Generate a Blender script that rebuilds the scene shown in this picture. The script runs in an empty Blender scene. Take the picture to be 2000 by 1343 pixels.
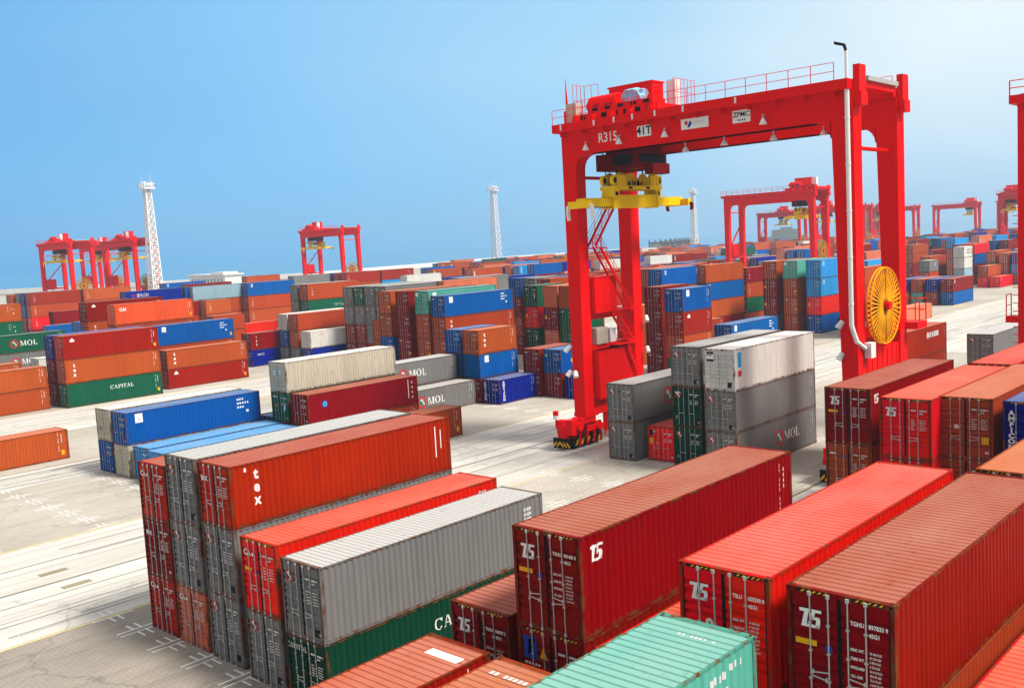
import bpy, bmesh, math, random
from mathutils import Vector, Matrix
rad = math.radians
SC = bpy.context.scene
COL = SC.collection
random.seed(7)

# ------------------------------------------------------------------ camera
CAM_POS = Vector((0.0, 0.0, 16.568))
YAW, PITCH, ROLL = 0.746661553, -0.100754722, -0.0555857506
fw = Vector((math.cos(PITCH)*math.cos(YAW), math.cos(PITCH)*math.sin(YAW), math.sin(PITCH)))
rt = fw.cross(Vector((0, 0, 1))).normalized()
up = rt.cross(fw)
rt2 = rt*math.cos(ROLL) + up*math.sin(ROLL)
up2 = -rt*math.sin(ROLL) + up*math.cos(ROLL)
cd = bpy.data.cameras.new('camera')
cam = bpy.data.objects.new('camera', cd)
COL.objects.link(cam)
cd.sensor_width = 36.0
cd.lens = 1905.16/2000*36.0
cd.clip_start = 0.5
cd.clip_end = 20000
M = Matrix((rt2, up2, -fw)).transposed().to_4x4()
M.translation = CAM_POS
cam.matrix_world = M
SC.camera = cam

# ------------------------------------------------------------------ sky, sun, exposure
SUN_EL, SUN_AZ = 52.0, -72.0          # azimuth measured from +X towards +Y
w = bpy.data.worlds.new('World'); SC.world = w; w.use_nodes = True
nt = w.node_tree; nt.nodes.clear()
def N(tree, t, **k):
    n = tree.nodes.new(t)
    for a, b in k.items(): setattr(n, a, b)
    return n
out = N(nt, 'ShaderNodeOutputWorld'); bg = N(nt, 'ShaderNodeBackground')
sky = N(nt, 'ShaderNodeTexSky'); sky.sky_type = 'NISHITA'; sky.sun_disc = False
sky.sun_elevation = rad(SUN_EL); sky.sun_rotation = rad(90 - SUN_AZ)
sky.air_density = 1.2; sky.dust_density = 1.5; sky.ozone_density = 2.0
# thin high overcast over the clear sky: pale towards the sun and the zenith, blue away from it
tc = N(nt, 'ShaderNodeTexCoord')
dot = N(nt, 'ShaderNodeVectorMath', operation='DOT_PRODUCT')
ba = rad(-12.0)
dot.inputs[1].default_value = (math.cos(ba)*0.97, math.sin(ba)*0.97, 0.33)
nt.links.new(tc.outputs['Generated'], dot.inputs[0])
nz = N(nt, 'ShaderNodeTexNoise'); nz.inputs['Scale'].default_value = 2.6; nz.inputs['Detail'].default_value = 4.0; nz.inputs['Roughness'].default_value = 0.45
mp = N(nt, 'ShaderNodeMapping'); mp.inputs['Scale'].default_value = (1, 1, 3.0)
nt.links.new(tc.outputs['Generated'], mp.inputs['Vector']); nt.links.new(mp.outputs[0], nz.inputs['Vector'])
ma = N(nt, 'ShaderNodeMath', operation='MULTIPLY_ADD'); ma.inputs[1].default_value = 0.26
nt.links.new(nz.outputs['Fac'], ma.inputs[0]); nt.links.new(dot.outputs['Value'], ma.inputs[2])
ramp = N(nt, 'ShaderNodeValToRGB')
cr = ramp.color_ramp
cr.elements[0].position = 0.03; cr.elements[0].color = (0.31, 0.35, 0.39, 1)
e = cr.elements.new(0.20); e.color = (0.100, 0.38, 0.79, 1)
cr.elements[-1].position = 1.0; cr.elements[-1].color = (0.86, 0.97, 1.0, 1)
e = cr.elements.new(0.52); e.color = (0.25, 0.595, 0.95, 1)
e = cr.elements.new(0.80); e.color = (0.42, 0.72, 0.97, 1)
nt.links.new(ma.outputs[0], ramp.inputs['Fac'])
# brighter veil high overhead
sep = N(nt, 'ShaderNodeSeparateXYZ'); nt.links.new(tc.outputs['Generated'], sep.inputs[0])
mr = N(nt, 'ShaderNodeMapRange'); mr.inputs['From Min'].default_value = 0.33; mr.inputs['From Max'].default_value = 0.8
nt.links.new(sep.outputs['Z'], mr.inputs['Value'])
mx = N(nt, 'ShaderNodeMixRGB'); mx.inputs['Color2'].default_value = (0.92, 0.87, 0.79, 1)
nt.links.new(mr.outputs[0], mx.inputs['Fac']); nt.links.new(ramp.outputs[0], mx.inputs['Color1'])
hz = N(nt, 'ShaderNodeMapRange'); hz.inputs['From Min'].default_value = 0.0; hz.inputs['From Max'].default_value = 0.17; hz.inputs['To Min'].default_value = 0.5; hz.inputs['To Max'].default_value = 0.0
nt.links.new(sep.outputs['Z'], hz.inputs['Value'])
mxh = N(nt, 'ShaderNodeMixRGB'); mxh.inputs['Color2'].default_value = (0.07, 0.51, 1.02, 1)
nt.links.new(hz.outputs[0], mxh.inputs['Fac']); nt.links.new(mx.outputs[0], mxh.inputs['Color1']); mx = mxh
sc = N(nt, 'ShaderNodeVectorMath', operation='SCALE'); sc.inputs['Scale'].default_value = 0.10
nt.links.new(sky.outputs[0], sc.inputs[0])
mx2 = N(nt, 'ShaderNodeMixRGB'); mx2.inputs['Fac'].default_value = 0.86
nt.links.new(sc.outputs[0], mx2.inputs['Color1']); nt.links.new(mx.outputs[0], mx2.inputs['Color2'])
bg.inputs['Strength'].default_value = 1.0
nt.links.new(mx2.outputs[0], bg.inputs['Color']); nt.links.new(bg.outputs[0], out.inputs['Surface'])

sl = bpy.data.lights.new('sun', 'SUN'); sl.energy = 4.95; sl.angle = rad(14); sl.color = (1.0, 0.93, 0.83)
so = bpy.data.objects.new('sun', sl); COL.objects.link(so)
sd = Vector((math.cos(rad(SUN_EL))*math.cos(rad(SUN_AZ)), math.cos(rad(SUN_EL))*math.sin(rad(SUN_AZ)), math.sin(rad(SUN_EL))))
so.rotation_euler = sd.to_track_quat('Z', 'Y').to_euler()
so.location = (0, 0, 120)
SC.view_settings.view_transform = 'Standard'; SC.view_settings.look = 'None'
SC.view_settings.exposure = 0.12; SC.view_settings.gamma = 1.0
SC.cycles.max_bounces = 5; SC.cycles.diffuse_bounces = 2; SC.cycles.glossy_bounces = 2
SC.cycles.caustics_reflective = False; SC.cycles.caustics_refractive = False

# ------------------------------------------------------------------ materials
def mat_base(name, rough=0.6, metal=0.0):
    m = bpy.data.materials.new(name); m.use_nodes = True
    t = m.node_tree; b = t.nodes['Principled BSDF']
    b.inputs['Roughness'].default_value = rough; b.inputs['Metallic'].default_value = metal
    b.inputs['Specular IOR Level'].default_value = 0.04
    return m, t, b
def plain(name, col, rough=0.6, metal=0.0):
    m, t, b = mat_base(name, rough, metal); b.inputs['Base Color'].default_value = (*col, 1); return m
def noise(t, scale, detail=3.0, stretch=(1, 1, 1), src='Object', rough=0.55):
    tc = N(t, 'ShaderNodeTexCoord'); mp = N(t, 'ShaderNodeMapping'); mp.inputs['Scale'].default_value = stretch
    n = N(t, 'ShaderNodeTexNoise'); n.inputs['Scale'].default_value = scale; n.inputs['Detail'].default_value = detail
    n.inputs['Roughness'].default_value = rough
    oi = N(t, 'ShaderNodeObjectInfo'); ad = N(t, 'ShaderNodeVectorMath', operation='ADD')
    mul = N(t, 'ShaderNodeMath', operation='MULTIPLY'); mul.inputs[1].default_value = 40.0
    t.links.new(oi.outputs['Random'], mul.inputs[0])
    t.links.new(tc.outputs[src], ad.inputs[0]); t.links.new(mul.outputs[0], ad.inputs[1])
    t.links.new(ad.outputs[0], mp.inputs['Vector']); t.links.new(mp.outputs[0], n.inputs['Vector'])
    return n.outputs['Fac']
def ramp2(t, fac, p0, p1, c0=(0, 0, 0, 1), c1=(1, 1, 1, 1)):
    r = N(t, 'ShaderNodeValToRGB'); e = r.color_ramp.elements
    e[0].position = p0; e[1].position = p1; e[0].color = c0; e[1].color = c1
    t.links.new(fac, r.inputs['Fac']); return r.outputs[0]
def mixc(t, fac, a, b, mode='MIX'):
    n = N(t, 'ShaderNodeMixRGB'); n.blend_type = mode
    for s, v in ((0, fac), (1, a), (2, b)):
        if isinstance(v, (int, float)): n.inputs[s].default_value = v
        elif isinstance(v, tuple): n.inputs[s].default_value = (*v[:3], 1)
        else: t.links.new(v, n.inputs[s])
    return n.outputs[0]
RUSTC = (0.14, 0.046, 0.014)
def paint(name, col, rough=0.5, rust=0.0, dust=0.0, streak=0.12, dustc=(0.55, 0.50, 0.45), var=0.07, lift=0.06):
    """weathered container paint: shade differs box to box, vertical grime, rust blooms"""
    m, t, b = mat_base(name, rough)
    oi = N(t, 'ShaderNodeObjectInfo')
    hv = N(t, 'ShaderNodeHueSaturation'); hv.inputs['Color'].default_value = (*col, 1)
    v = N(t, 'ShaderNodeMapRange'); v.inputs['To Min'].default_value = 1-var; v.inputs['To Max'].default_value = 1+var
    t.links.new(oi.outputs['Random'], v.inputs['Value']); t.links.new(v.outputs[0], hv.inputs['Value'])
    hh = N(t, 'ShaderNodeMapRange'); hh.inputs['To Min'].default_value = 0.5-var*0.06; hh.inputs['To Max'].default_value = 0.5+var*0.06
    hm = N(t, 'ShaderNodeMath', operation='FRACT'); hk = N(t, 'ShaderNodeMath', operation='MULTIPLY'); hk.inputs[1].default_value = 7.31
    t.links.new(oi.outputs['Random'], hk.inputs[0]); t.links.new(hk.outputs[0], hm.inputs[0]); t.links.new(hm.outputs[0], hh.inputs['Value'])
    t.links.new(hh.outputs[0], hv.inputs['Hue'])
    c = hv.outputs[0]
    if dust:
        f = noise(t, 0.55, 4.0, (0.5, 1, 1)); f = ramp2(t, f, 0.3, 0.75)
        fm = N(t, 'ShaderNodeMath', operation='MULTIPLY_ADD'); fm.inputs[1].default_value = dust*0.9; fm.inputs[2].default_value = dust*0.45
        t.links.new(f, fm.inputs[0]); c = mixc(t, fm.outputs[0], c, dustc)
        f2 = noise(t, 3.0, 5.0); f2 = ramp2(t, f2, 0.60, 0.78)
        fm2 = N(t, 'ShaderNodeMath', operation='MULTIPLY'); fm2.inputs[1].default_value = 0.5
        t.links.new(f2, fm2.inputs[0]); c = mixc(t, fm2.outputs[0], c, tuple(x*0.45 for x in col))
    if streak:
        f = noise(t, 2.2, 4.0, (3.2, 3.2, 0.22)); f = ramp2(t, f, 0.42, 0.85)
        fm = N(t, 'ShaderNodeMath', operation='MULTIPLY'); fm.inputs[1].default_value = streak*2.2
        t.links.new(f, fm.inputs[0])
        lum = sum(col)/3
        c = mixc(t, fm.outputs[0], c, tuple(0.52*x + 0.02*lum for x in col))
        f = noise(t, 0.9, 3.0); f = ramp2(t, f, 0.45, 0.8)
        fm = N(t, 'ShaderNodeMath', operation='MULTIPLY'); fm.inputs[1].default_value = streak*1.3
        t.links.new(f, fm.inputs[0]); c = mixc(t, fm.outputs[0], c, tuple(min(0.85, 0.80*x + 0.035*lift) for x in col))
        tcp = N(t, 'ShaderNodeTexCoord'); sx_ = N(t, 'ShaderNodeSeparateXYZ'); t.links.new(tcp.outputs['Object'], sx_.inputs[0])
        fl = N(t, 'ShaderNodeMath', operation='MULTIPLY'); fl.inputs[1].default_value = 0.62; t.links.new(sx_.outputs['X'], fl.inputs[0])
        fo = N(t, 'ShaderNodeMath', operation='FLOOR'); t.links.new(fl.outputs[0], fo.inputs[0])
        ao = N(t, 'ShaderNodeMath', operation='ADD'); t.links.new(fo.outputs[0], ao.inputs[0]); t.links.new(hk.outputs[0], ao.inputs[1])
        wn = N(t, 'ShaderNodeTexWhiteNoise'); wn.noise_dimensions = '1D'; t.links.new(ao.outputs[0], wn.inputs['W'])
        pw_ = ramp2(t, wn.outputs['Value'], 0.0, 1.0, (0.90, 0.90, 0.90, 1), (1.0, 1.0, 1.0, 1))
        if var > 0: c = mixc(t, 1.0, c, pw_, 'MULTIPLY')
        f = noise(t, 0.75, 3.0, (1.0, 1.0, 1.6)); f = ramp2(t, f, 0.66, 0.68)
        fm = N(t, 'ShaderNodeMath', operation='MULTIPLY'); fm.inputs[1].default_value = 0.22 if var > 0 else 0.05
        t.links.new(f, fm.inputs[0]); c = mixc(t, fm.outputs[0], c, tuple(0.62*x + 0.01 for x in col))
        f = noise(t, 7.0, 6.0, (2.2, 2.2, 0.35), rough=0.75); f = ramp2(t, f, 0.71, 0.74)
        fm = N(t, 'ShaderNodeMath', operation='MULTIPLY'); fm.inputs[1].default_value = 0.6 if var > 0 else 0.15
        t.links.new(f, fm.inputs[0]); c = mixc(t, fm.outputs[0], c, RUSTC)
    if rust:
        f = noise(t, 2.6, 7.0, (1.3, 1.3, 0.55), rough=0.7); f = ramp2(t, f, 0.70 - rust*0.3, 0.76 - rust*0.22)
        c = mixc(t, f, c, RUSTC)
    t.links.new(c, b.inputs['Base Color'])
    rr = noise(t, 1.4, 3.0); rr = ramp2(t, rr, 0.2, 0.8, (rough-0.12,)*3 + (1,), (rough+0.14,)*3 + (1,))
    t.links.new(rr, b.inputs['Roughness'])
    return m
CC = dict(R=(0.72, 0.006, 0.002), M=(0.24, 0.0012, 0.0010), B=(0.33, 0.020, 0.006), U=(0.42, 0.060, 0.013), O=(0.46, 0.080, 0.015), X=(0.35, 0.013, 0.001),
          F=(0.80, 0.090, 0.025), P=(0.66, 0.16, 0.085), G=(0.196, 0.190, 0.186), W=(0.68, 0.66, 0.62), C=(0.56, 0.51, 0.40), N=(0.008, 0.105, 0.052),
          K=(0.003, 0.046, 0.024), T=(0.10, 0.40, 0.31), L=(0.001, 0.092, 0.36), Y=(0.02, 0.28, 0.66), V=(0.004, 0.014, 0.26), A=(0.28, 0.43, 0.50))
CW = dict(R='bright red', M='maroon', B='brown red', U='rust red', O='orange', P='salmon pink', G='grey', W='white', C='cream', X='red brown', F='bright red orange',
          N='green', K='dark green', T='teal green', L='blue', Y='light blue', V='navy', A='pale blue')
WALL, ROOF, FRAME, DOOR = {}, {}, {}, {}
for k, c in CC.items():
    r = {'C': 0.22, 'W': 0.05, 'G': 0.03}.get(k, 0.0)
    WALL[k] = paint('paint_'+k, c, 0.48, rust=r, streak=0.22 if k != 'C' else 0.35)
    DOOR[k] = paint('door_tone_'+k, tuple(min(.92, x*(1.35 if k in 'RFX' else 0.92)) for x in c), 0.5, rust=r*0.9, streak=0.09)  # red doors brightened in the colour itself to offset shade on the end faces
    FRAME[k] = paint('frame_paint_'+k, tuple(x*0.80 for x in c), 0.6, rust=0.80, streak=0.25)
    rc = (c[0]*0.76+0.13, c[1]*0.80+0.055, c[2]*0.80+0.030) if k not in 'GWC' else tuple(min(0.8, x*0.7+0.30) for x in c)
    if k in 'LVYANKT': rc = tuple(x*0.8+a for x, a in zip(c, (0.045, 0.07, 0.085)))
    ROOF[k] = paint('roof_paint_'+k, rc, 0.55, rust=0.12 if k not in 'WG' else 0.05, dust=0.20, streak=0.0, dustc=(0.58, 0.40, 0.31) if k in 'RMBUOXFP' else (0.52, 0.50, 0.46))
GALV = plain('galvanised_steel', (0.50, 0.50, 0.50), 0.45, 0.3)
DARK = plain('black_rubber', (0.012, 0.012, 0.013), 0.7)
WHITE = plain('white_lettering', (0.80, 0.79, 0.76), 0.55)
YEL = plain('yellow_sticker', (0.80, 0.40, 0.012), 0.5)
BLK = plain('black_lettering', (0.015, 0.015, 0.018), 0.6)
BLUEM = plain('blue_print', (0.015, 0.06, 0.35), 0.5)
REDM = plain('red_print', (0.55, 0.02, 0.02), 0.5)
GRNM = plain('green_print', (0.02, 0.20, 0.08), 0.5)
SOFTW = plain('worn_white_lettering', (0.62, 0.60, 0.58), 0.6)
GREYM = plain('grey_plate', (0.22, 0.20, 0.18), 0.6)

# ------------------------------------------------------------------ mesh helpers
class MB:
    def __init__(self): self.v = []; self.f = []; self.m = []
    def quad(self, a, b, c, d, mi=0):
        i = len(self.v); self.v += [tuple(a), tuple(b), tuple(c), tuple(d)]; self.f.append((i, i+1, i+2, i+3)); self.m.append(mi)
    def box(self, x0, x1, y0, y1, z0, z1, mi=0):
        i = len(self.v)
        self.v += [(x0, y0, z0), (x1, y0, z0), (x1, y1, z0), (x0, y1, z0), (x0, y0, z1), (x1, y0, z1), (x1, y1, z1), (x0, y1, z1)]
        for q in ((0, 3, 2, 1), (4, 5, 6, 7), (0, 1, 5, 4), (1, 2, 6, 5), (2, 3, 7, 6), (3, 0, 4, 7)):
            self.f.append(tuple(i+k for k in q)); self.m.append(mi)
    def prism(self, poly, axis, a, b, mi=0):
        """2-D polygon extruded along an axis from a to b"""
        i = len(self.v); n = len(poly)
        for t in (a, b):
            for p, q in poly:
                self.v.append({'x': (t, p, q), 'y': (p, t, q), 'z': (p, q, t)}[axis])
        self.f.append(tuple(range(i+n-1, i-1, -1))); self.m.append(mi)
        self.f.append(tuple(range(i+n, i+2*n))); self.m.append(mi)
        for k in range(n):
            j = (k+1) % n
            self.f.append((i+k, i+j, i+n+j, i+n+k)); self.m.append(mi)
    def tube(self, p0, p1, r, n=8, mi=0, r1=None, caps=True):
        p0 = Vector(p0); p1 = Vector(p1); d = (p1-p0).normalized()
        a = d.orthogonal().normalized(); b = d.cross(a); i = len(self.v); r1 = r if r1 is None else r1
        for p, rr in ((p0, r), (p1, r1)):
            for k in range(n):
                t = 2*math.pi*k/n; self.v.append(tuple(p + (a*math.cos(t) + b*math.sin(t))*rr))
        for k in range(n):
            j = (k+1) % n; self.f.append((i+k, i+j, i+n+j, i+n+k)); self.m.append(mi)
        if caps:
            self.f.append(tuple(range(i+n-1, i-1, -1))); self.m.append(mi)
            self.f.append(tuple(range(i+n, i+2*n))); self.m.append(mi)
    def bar(self, p0, p1, w, h, mi=0):
        """rectangular bar between two points"""
        p0 = Vector(p0); p1 = Vector(p1); d = (p1-p0).normalized()
        s = d.cross(Vector((0, 0, 1)))
        s = Vector((1, 0, 0)) if s.length < 1e-4 else s.normalized()
        u = s.cross(d); i = len(self.v)
        for p in (p0, p1):
            for a, b in ((-1, -1), (1, -1), (1, 1), (-1, 1)): self.v.append(tuple(p + s*(a*w/2) + u*(b*h/2)))
        for q in ((3, 2, 1, 0), (4, 5, 6, 7), (0, 1, 5, 4), (1, 2, 6, 5), (2, 3, 7, 6), (3, 0, 4, 7)):
            self.f.append(tuple(i+k for k in q)); self.m.append(mi)
    def polyface(self, pts, mi=0):
        i = len(self.v); self.v += [tuple(p) for p in pts]; self.f.append(tuple(range(i, i+len(pts)))); self.m.append(mi)
    def mesh(self, name, mats):
        me = bpy.data.meshes.new(name); me.from_pydata(self.v, [], self.f)
        for m in mats: me.materials.append(m)
        if len(mats) > 1: me.polygons.foreach_set('material_index', self.m)
        me.update(); return me
    def build(self, name, mats, parent=None, smooth=False, fix=True):
        me = self.mesh(name, mats if isinstance(mats, (list, tuple)) else [mats])
        if fix:
            bm = bmesh.new(); bm.from_mesh(me); bmesh.ops.recalc_face_normals(bm, faces=bm.faces); bm.to_mesh(me); bm.free()
        if smooth: me.shade_smooth()
        return link(name, me, parent)
def link(name, me, parent=None):
    o = bpy.data.objects.new(name, me); COL.objects.link(o)
    if parent is not None: o.parent = parent
    return o
def empty(name, loc=(0, 0, 0), rz=0.0):
    o = bpy.data.objects.new(name, None); COL.objects.link(o); o.location = loc; o.rotation_euler = (0, 0, rz); o.empty_display_size = 0.5
    return o
def tag(o, label=None, cat=None, group=None, kind=None):
    if label: o['label'] = label
    if cat: o['category'] = cat
    if group: o['group'] = group
    if kind: o['kind'] = kind
    return o
def copy_tree(o, parent=None):
    c = o.copy(); COL.objects.link(c)
    if parent is not None: c.parent = parent
    for ch in list(o.children): copy_tree(ch, c)
    return c

# lettering -> 2-D triangles (u right, v up)
_glyph = {}
def text2d(body, size=1.0, bold=0.0, align='CENTER', shear=0.0, sx=1.0):
    key = (body, size, bold, align, shear, sx)
    if key in _glyph: return _glyph[key]
    cu = bpy.data.curves.new('tmp', 'FONT'); cu.body = body; cu.size = size; cu.offset = bold
    cu.align_x = align; cu.align_y = 'CENTER'; cu.shear = shear; cu.resolution_u = 2
    o = bpy.data.objects.new('tmp', cu); COL.objects.link(o)
    dg = bpy.context.evaluated_depsgraph_get(); dg.update()
    me = bpy.data.meshes.new_from_object(o.evaluated_get(dg))
    V = [(v.co.x*sx, v.co.y) for v in me.vertices]; F = [tuple(p.vertices) for p in me.polygons]
    bpy.data.objects.remove(o); bpy.data.curves.remove(cu); bpy.data.meshes.remove(me)
    _glyph[key] = (V, F); return V, F
def rects2d(rs):
    V, F = [], []
    for x0, y0, x1, y1 in rs:
        i = len(V); V += [(x0, y0), (x1, y0), (x1, y1), (x0, y1)]; F.append((i, i+1, i+2, i+3))
    return V, F
def polys2d(ps):
    V, F = [], []
    for p in ps:
        i = len(V); V += list(p); F.append(tuple(range(i, i+len(p))))
    return V, F
def shift2d(VF, dx, dy, s=1.0):
    V, F = VF; return [(x*s+dx, y*s+dy) for x, y in V], F
def join2d(*a):
    V, F = [], []
    for v, f in a:
        i = len(V); V += v; F += [tuple(k+i for k in q) for q in f]
    return V, F
def disc2d(cx, cy, r, n=20, r0=None):
    P = [(cx+r*math.cos(2*math.pi*k/n), cy+r*math.sin(2*math.pi*k/n)) for k in range(n)]
    if r0 is None: return polys2d([P])
    Q = [(cx+r0*math.cos(2*math.pi*k/n), cy+r0*math.sin(2*math.pi*k/n)) for k in range(n)]
    return polys2d([(P[k], P[(k+1) % n], Q[(k+1) % n], Q[k]) for k in range(n)])
# hand-cut serif capitals, unit height
def serif(ch):
    s = 0.07; t = 0.19; n = 0.09
    def stem(x, w=t, y0=0.0, y1=1.0): return (x, y0, x+w, y1)
    def feet(x, w=t, top=True, bot=True):
        r = []
        if bot: r.append((x-0.08, 0, x+w+0.08, s))
        if top: r.append((x-0.08, 1-s, x+w+0.08, 1))
        return r
    def ring(cx, cy, rx, ry, tx, ty, a0=0, a1=360, n=22):
        P = []
        for k in range(n):
            a = rad(a0+(a1-a0)*k/n); b = rad(a0+(a1-a0)*(k+1)/n)
            P.append([(cx+rx*math.cos(a), cy+ry*math.sin(a)), (cx+rx*math.cos(b), cy+ry*math.sin(b)),
                      (cx+(rx-tx)*math.cos(b), cy+(ry-ty)*math.sin(b)), (cx+(rx-tx)*math.cos(a), cy+(ry-ty)*math.sin(a))])
        return polys2d(P)
    if ch == 'M':
        return join2d(rects2d([stem(0.10, n)] + feet(0.10, n) + [stem(0.92)] + feet(0.92)),
                      polys2d([[(0.10, 1), (0.30, 1), (0.66, 0), (0.56, 0)], [(0.92, 1), (0.99, 1), (0.66, 0), (0.58, 0)]])), 1.22
    if ch == 'O': return ring(0.5, 0.5, 0.5, 0.52, 0.20, 0.07), 1.06
    if ch == 'L': return join2d(rects2d([stem(0.10)] + feet(0.10) + [(0.10, 0, 0.72, s)]), polys2d([[(0.72, 0), (0.72, 0.30), (0.64, 0.30), (0.60, s)]])), 0.80
    if ch == 'C': return join2d(ring(0.5, 0.5, 0.5, 0.52, 0.20, 0.07, 40, 325), rects2d([(0.84, 0.66, 0.93, 1.0)])), 1.0
    if ch == 'A': return join2d(polys2d([[(0.44, 1), (0.58, 1), (0.95, 0), (0.74, 0)], [(0.44, 1), (0.50, 0.9), (0.18, 0), (0.10, 0)]]),
                                rects2d([(0.24, 0.30, 0.76, 0.38), (0.0, 0, 0.30, s), (0.66, 0, 1.03, s)])), 1.06
    if ch == 'P': return join2d(rects2d([stem(0.10)] + feet(0.10)), ring(0.36, 0.73, 0.40, 0.27, 0.18, 0.07, -90, 90, 12), rects2d([(0.2, 0.93, 0.36, 1.0), (0.2, 0.46, 0.36, 0.53)])), 0.84
    if ch == 'I': return rects2d([stem(0.10)] + feet(0.10)), 0.42
    if ch == 'T': return join2d(rects2d([stem(0.34)] + feet(0.34, top=False) + [(0.0, 1-s, 0.88, 1)]),
                                polys2d([[(0, 1), (0, 0.70), (0.07, 0.70), (0.12, 1)], [(0.88, 1), (0.88, 0.70), (0.81, 0.70), (0.76, 1)]])), 0.92
def serif_word(wd, h, gap=0.10):
    x = 0; L = []
    for ch in wd:
        g, wdt = serif(ch); L.append(shift2d(g, x*h, 0, h)); x += wdt+gap
    V, F = join2d(*L); W = (x-gap)*h
    return [(a-W/2, b-h/2) for a, b in V], F
def ts_logo(h):
    P = [[(0.00, 0.80), (0.00, 0.98), (0.62, 1.0), (0.62, 0.80)], [(0.27, 0.80), (0.50, 0.80), (0.36, 0.0), (0.08, 0.0)],
         [(0.70, 0.84), (0.66, 1.0), (1.22, 1.0), (1.20, 0.84)], [(0.56, 0.42), (0.66, 0.84), (0.88, 0.84), (0.76, 0.42)],
         [(0.60, 0.44), (0.56, 0.60), (1.10, 0.60), (1.16, 0.44)], [(0.92, 0.44), (1.16, 0.44), (1.10, 0.0), (0.88, 0.0)],
         [(0.36, 0.0), (0.40, 0.17), (1.10, 0.17), (1.10, 0.0)]]
    V, F = polys2d(P); return [((a-0.6)*h, (b-0.5)*h) for a, b in V], F
def vert_word(wd, h, bold=0.0, sx=1.0):
    L = []
    n = len(wd)
    for i, ch in enumerate(wd): L.append(shift2d(text2d(ch, h, bold, 'CENTER', 0, sx), 0, ((n-1)/2-i)*h*0.86))
    return join2d(*L)
HIDDEN = [(0, 0), (1, 0), (2, 0), (2, 1), (3, 0), (4, 0), (5, 0), (6, 0), (6, 1), (7, 0), (8, 0), (9, 0), (9, 1), (10, 0), (11, 0), (12, 0), (13, 0), (13, 1), (14, 0), (14, 1), (15, 0), (15, 1), (15, 2), (16, 0), (46, 0), (47, 0), (48, 0), (49, 0), (50, 0), (52, 0), (56, 0), (56, 1), (57, 0), (57, 1), (63, 0), (64, 0), (68, 0), (69, 0), (69, 1), (69, 2), (76, 0), (78, 0), (80, 0), (80, 1), (80, 2), (81, 0), (81, 1), (82, 0), (82, 1), (82, 2), (83, 0), (83, 1), (85, 0), (86, 0), (86, 1), (86, 2), (87, 0), (87, 1), (87, 2), (88, 0), (88, 1), (88, 2), (94, 0), (95, 0), (95, 1), (96, 0), (96, 1), (97, 0), (98, 0), (98, 1), (99, 0), (100, 0), (102, 0), (103, 0), (103, 1), (105, 0), (105, 1), (107, 0), (107, 1), (107, 2), (108, 0), (108, 1), (108, 2), (109, 0), (109, 1), (109, 2), (110, 0), (110, 1), (110, 2), (111, 0), (111, 1), (111, 2), (112, 0), (112, 1), (112, 2), (113, 0), (114, 0), (115, 0), (116, 0), (117, 0), (117, 1), (117, 2), (118, 0), (118, 1), (119, 0), (119, 1), (123, 0), (125, 0), (126, 0), (126, 1), (127, 0), (127, 1), (128, 0), (128, 1), (128, 2), (129, 0), (129, 1), (129, 2), (130, 0), (130, 1), (130, 2), (131, 0), (131, 1), (131, 2), (132, 0), (132, 1), (132, 2), (133, 0), (133, 1), (133, 2), (136, 0), (136, 2), (137, 0), (137, 1), (137, 2), (138, 0), (138, 1), (138, 2)]
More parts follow.
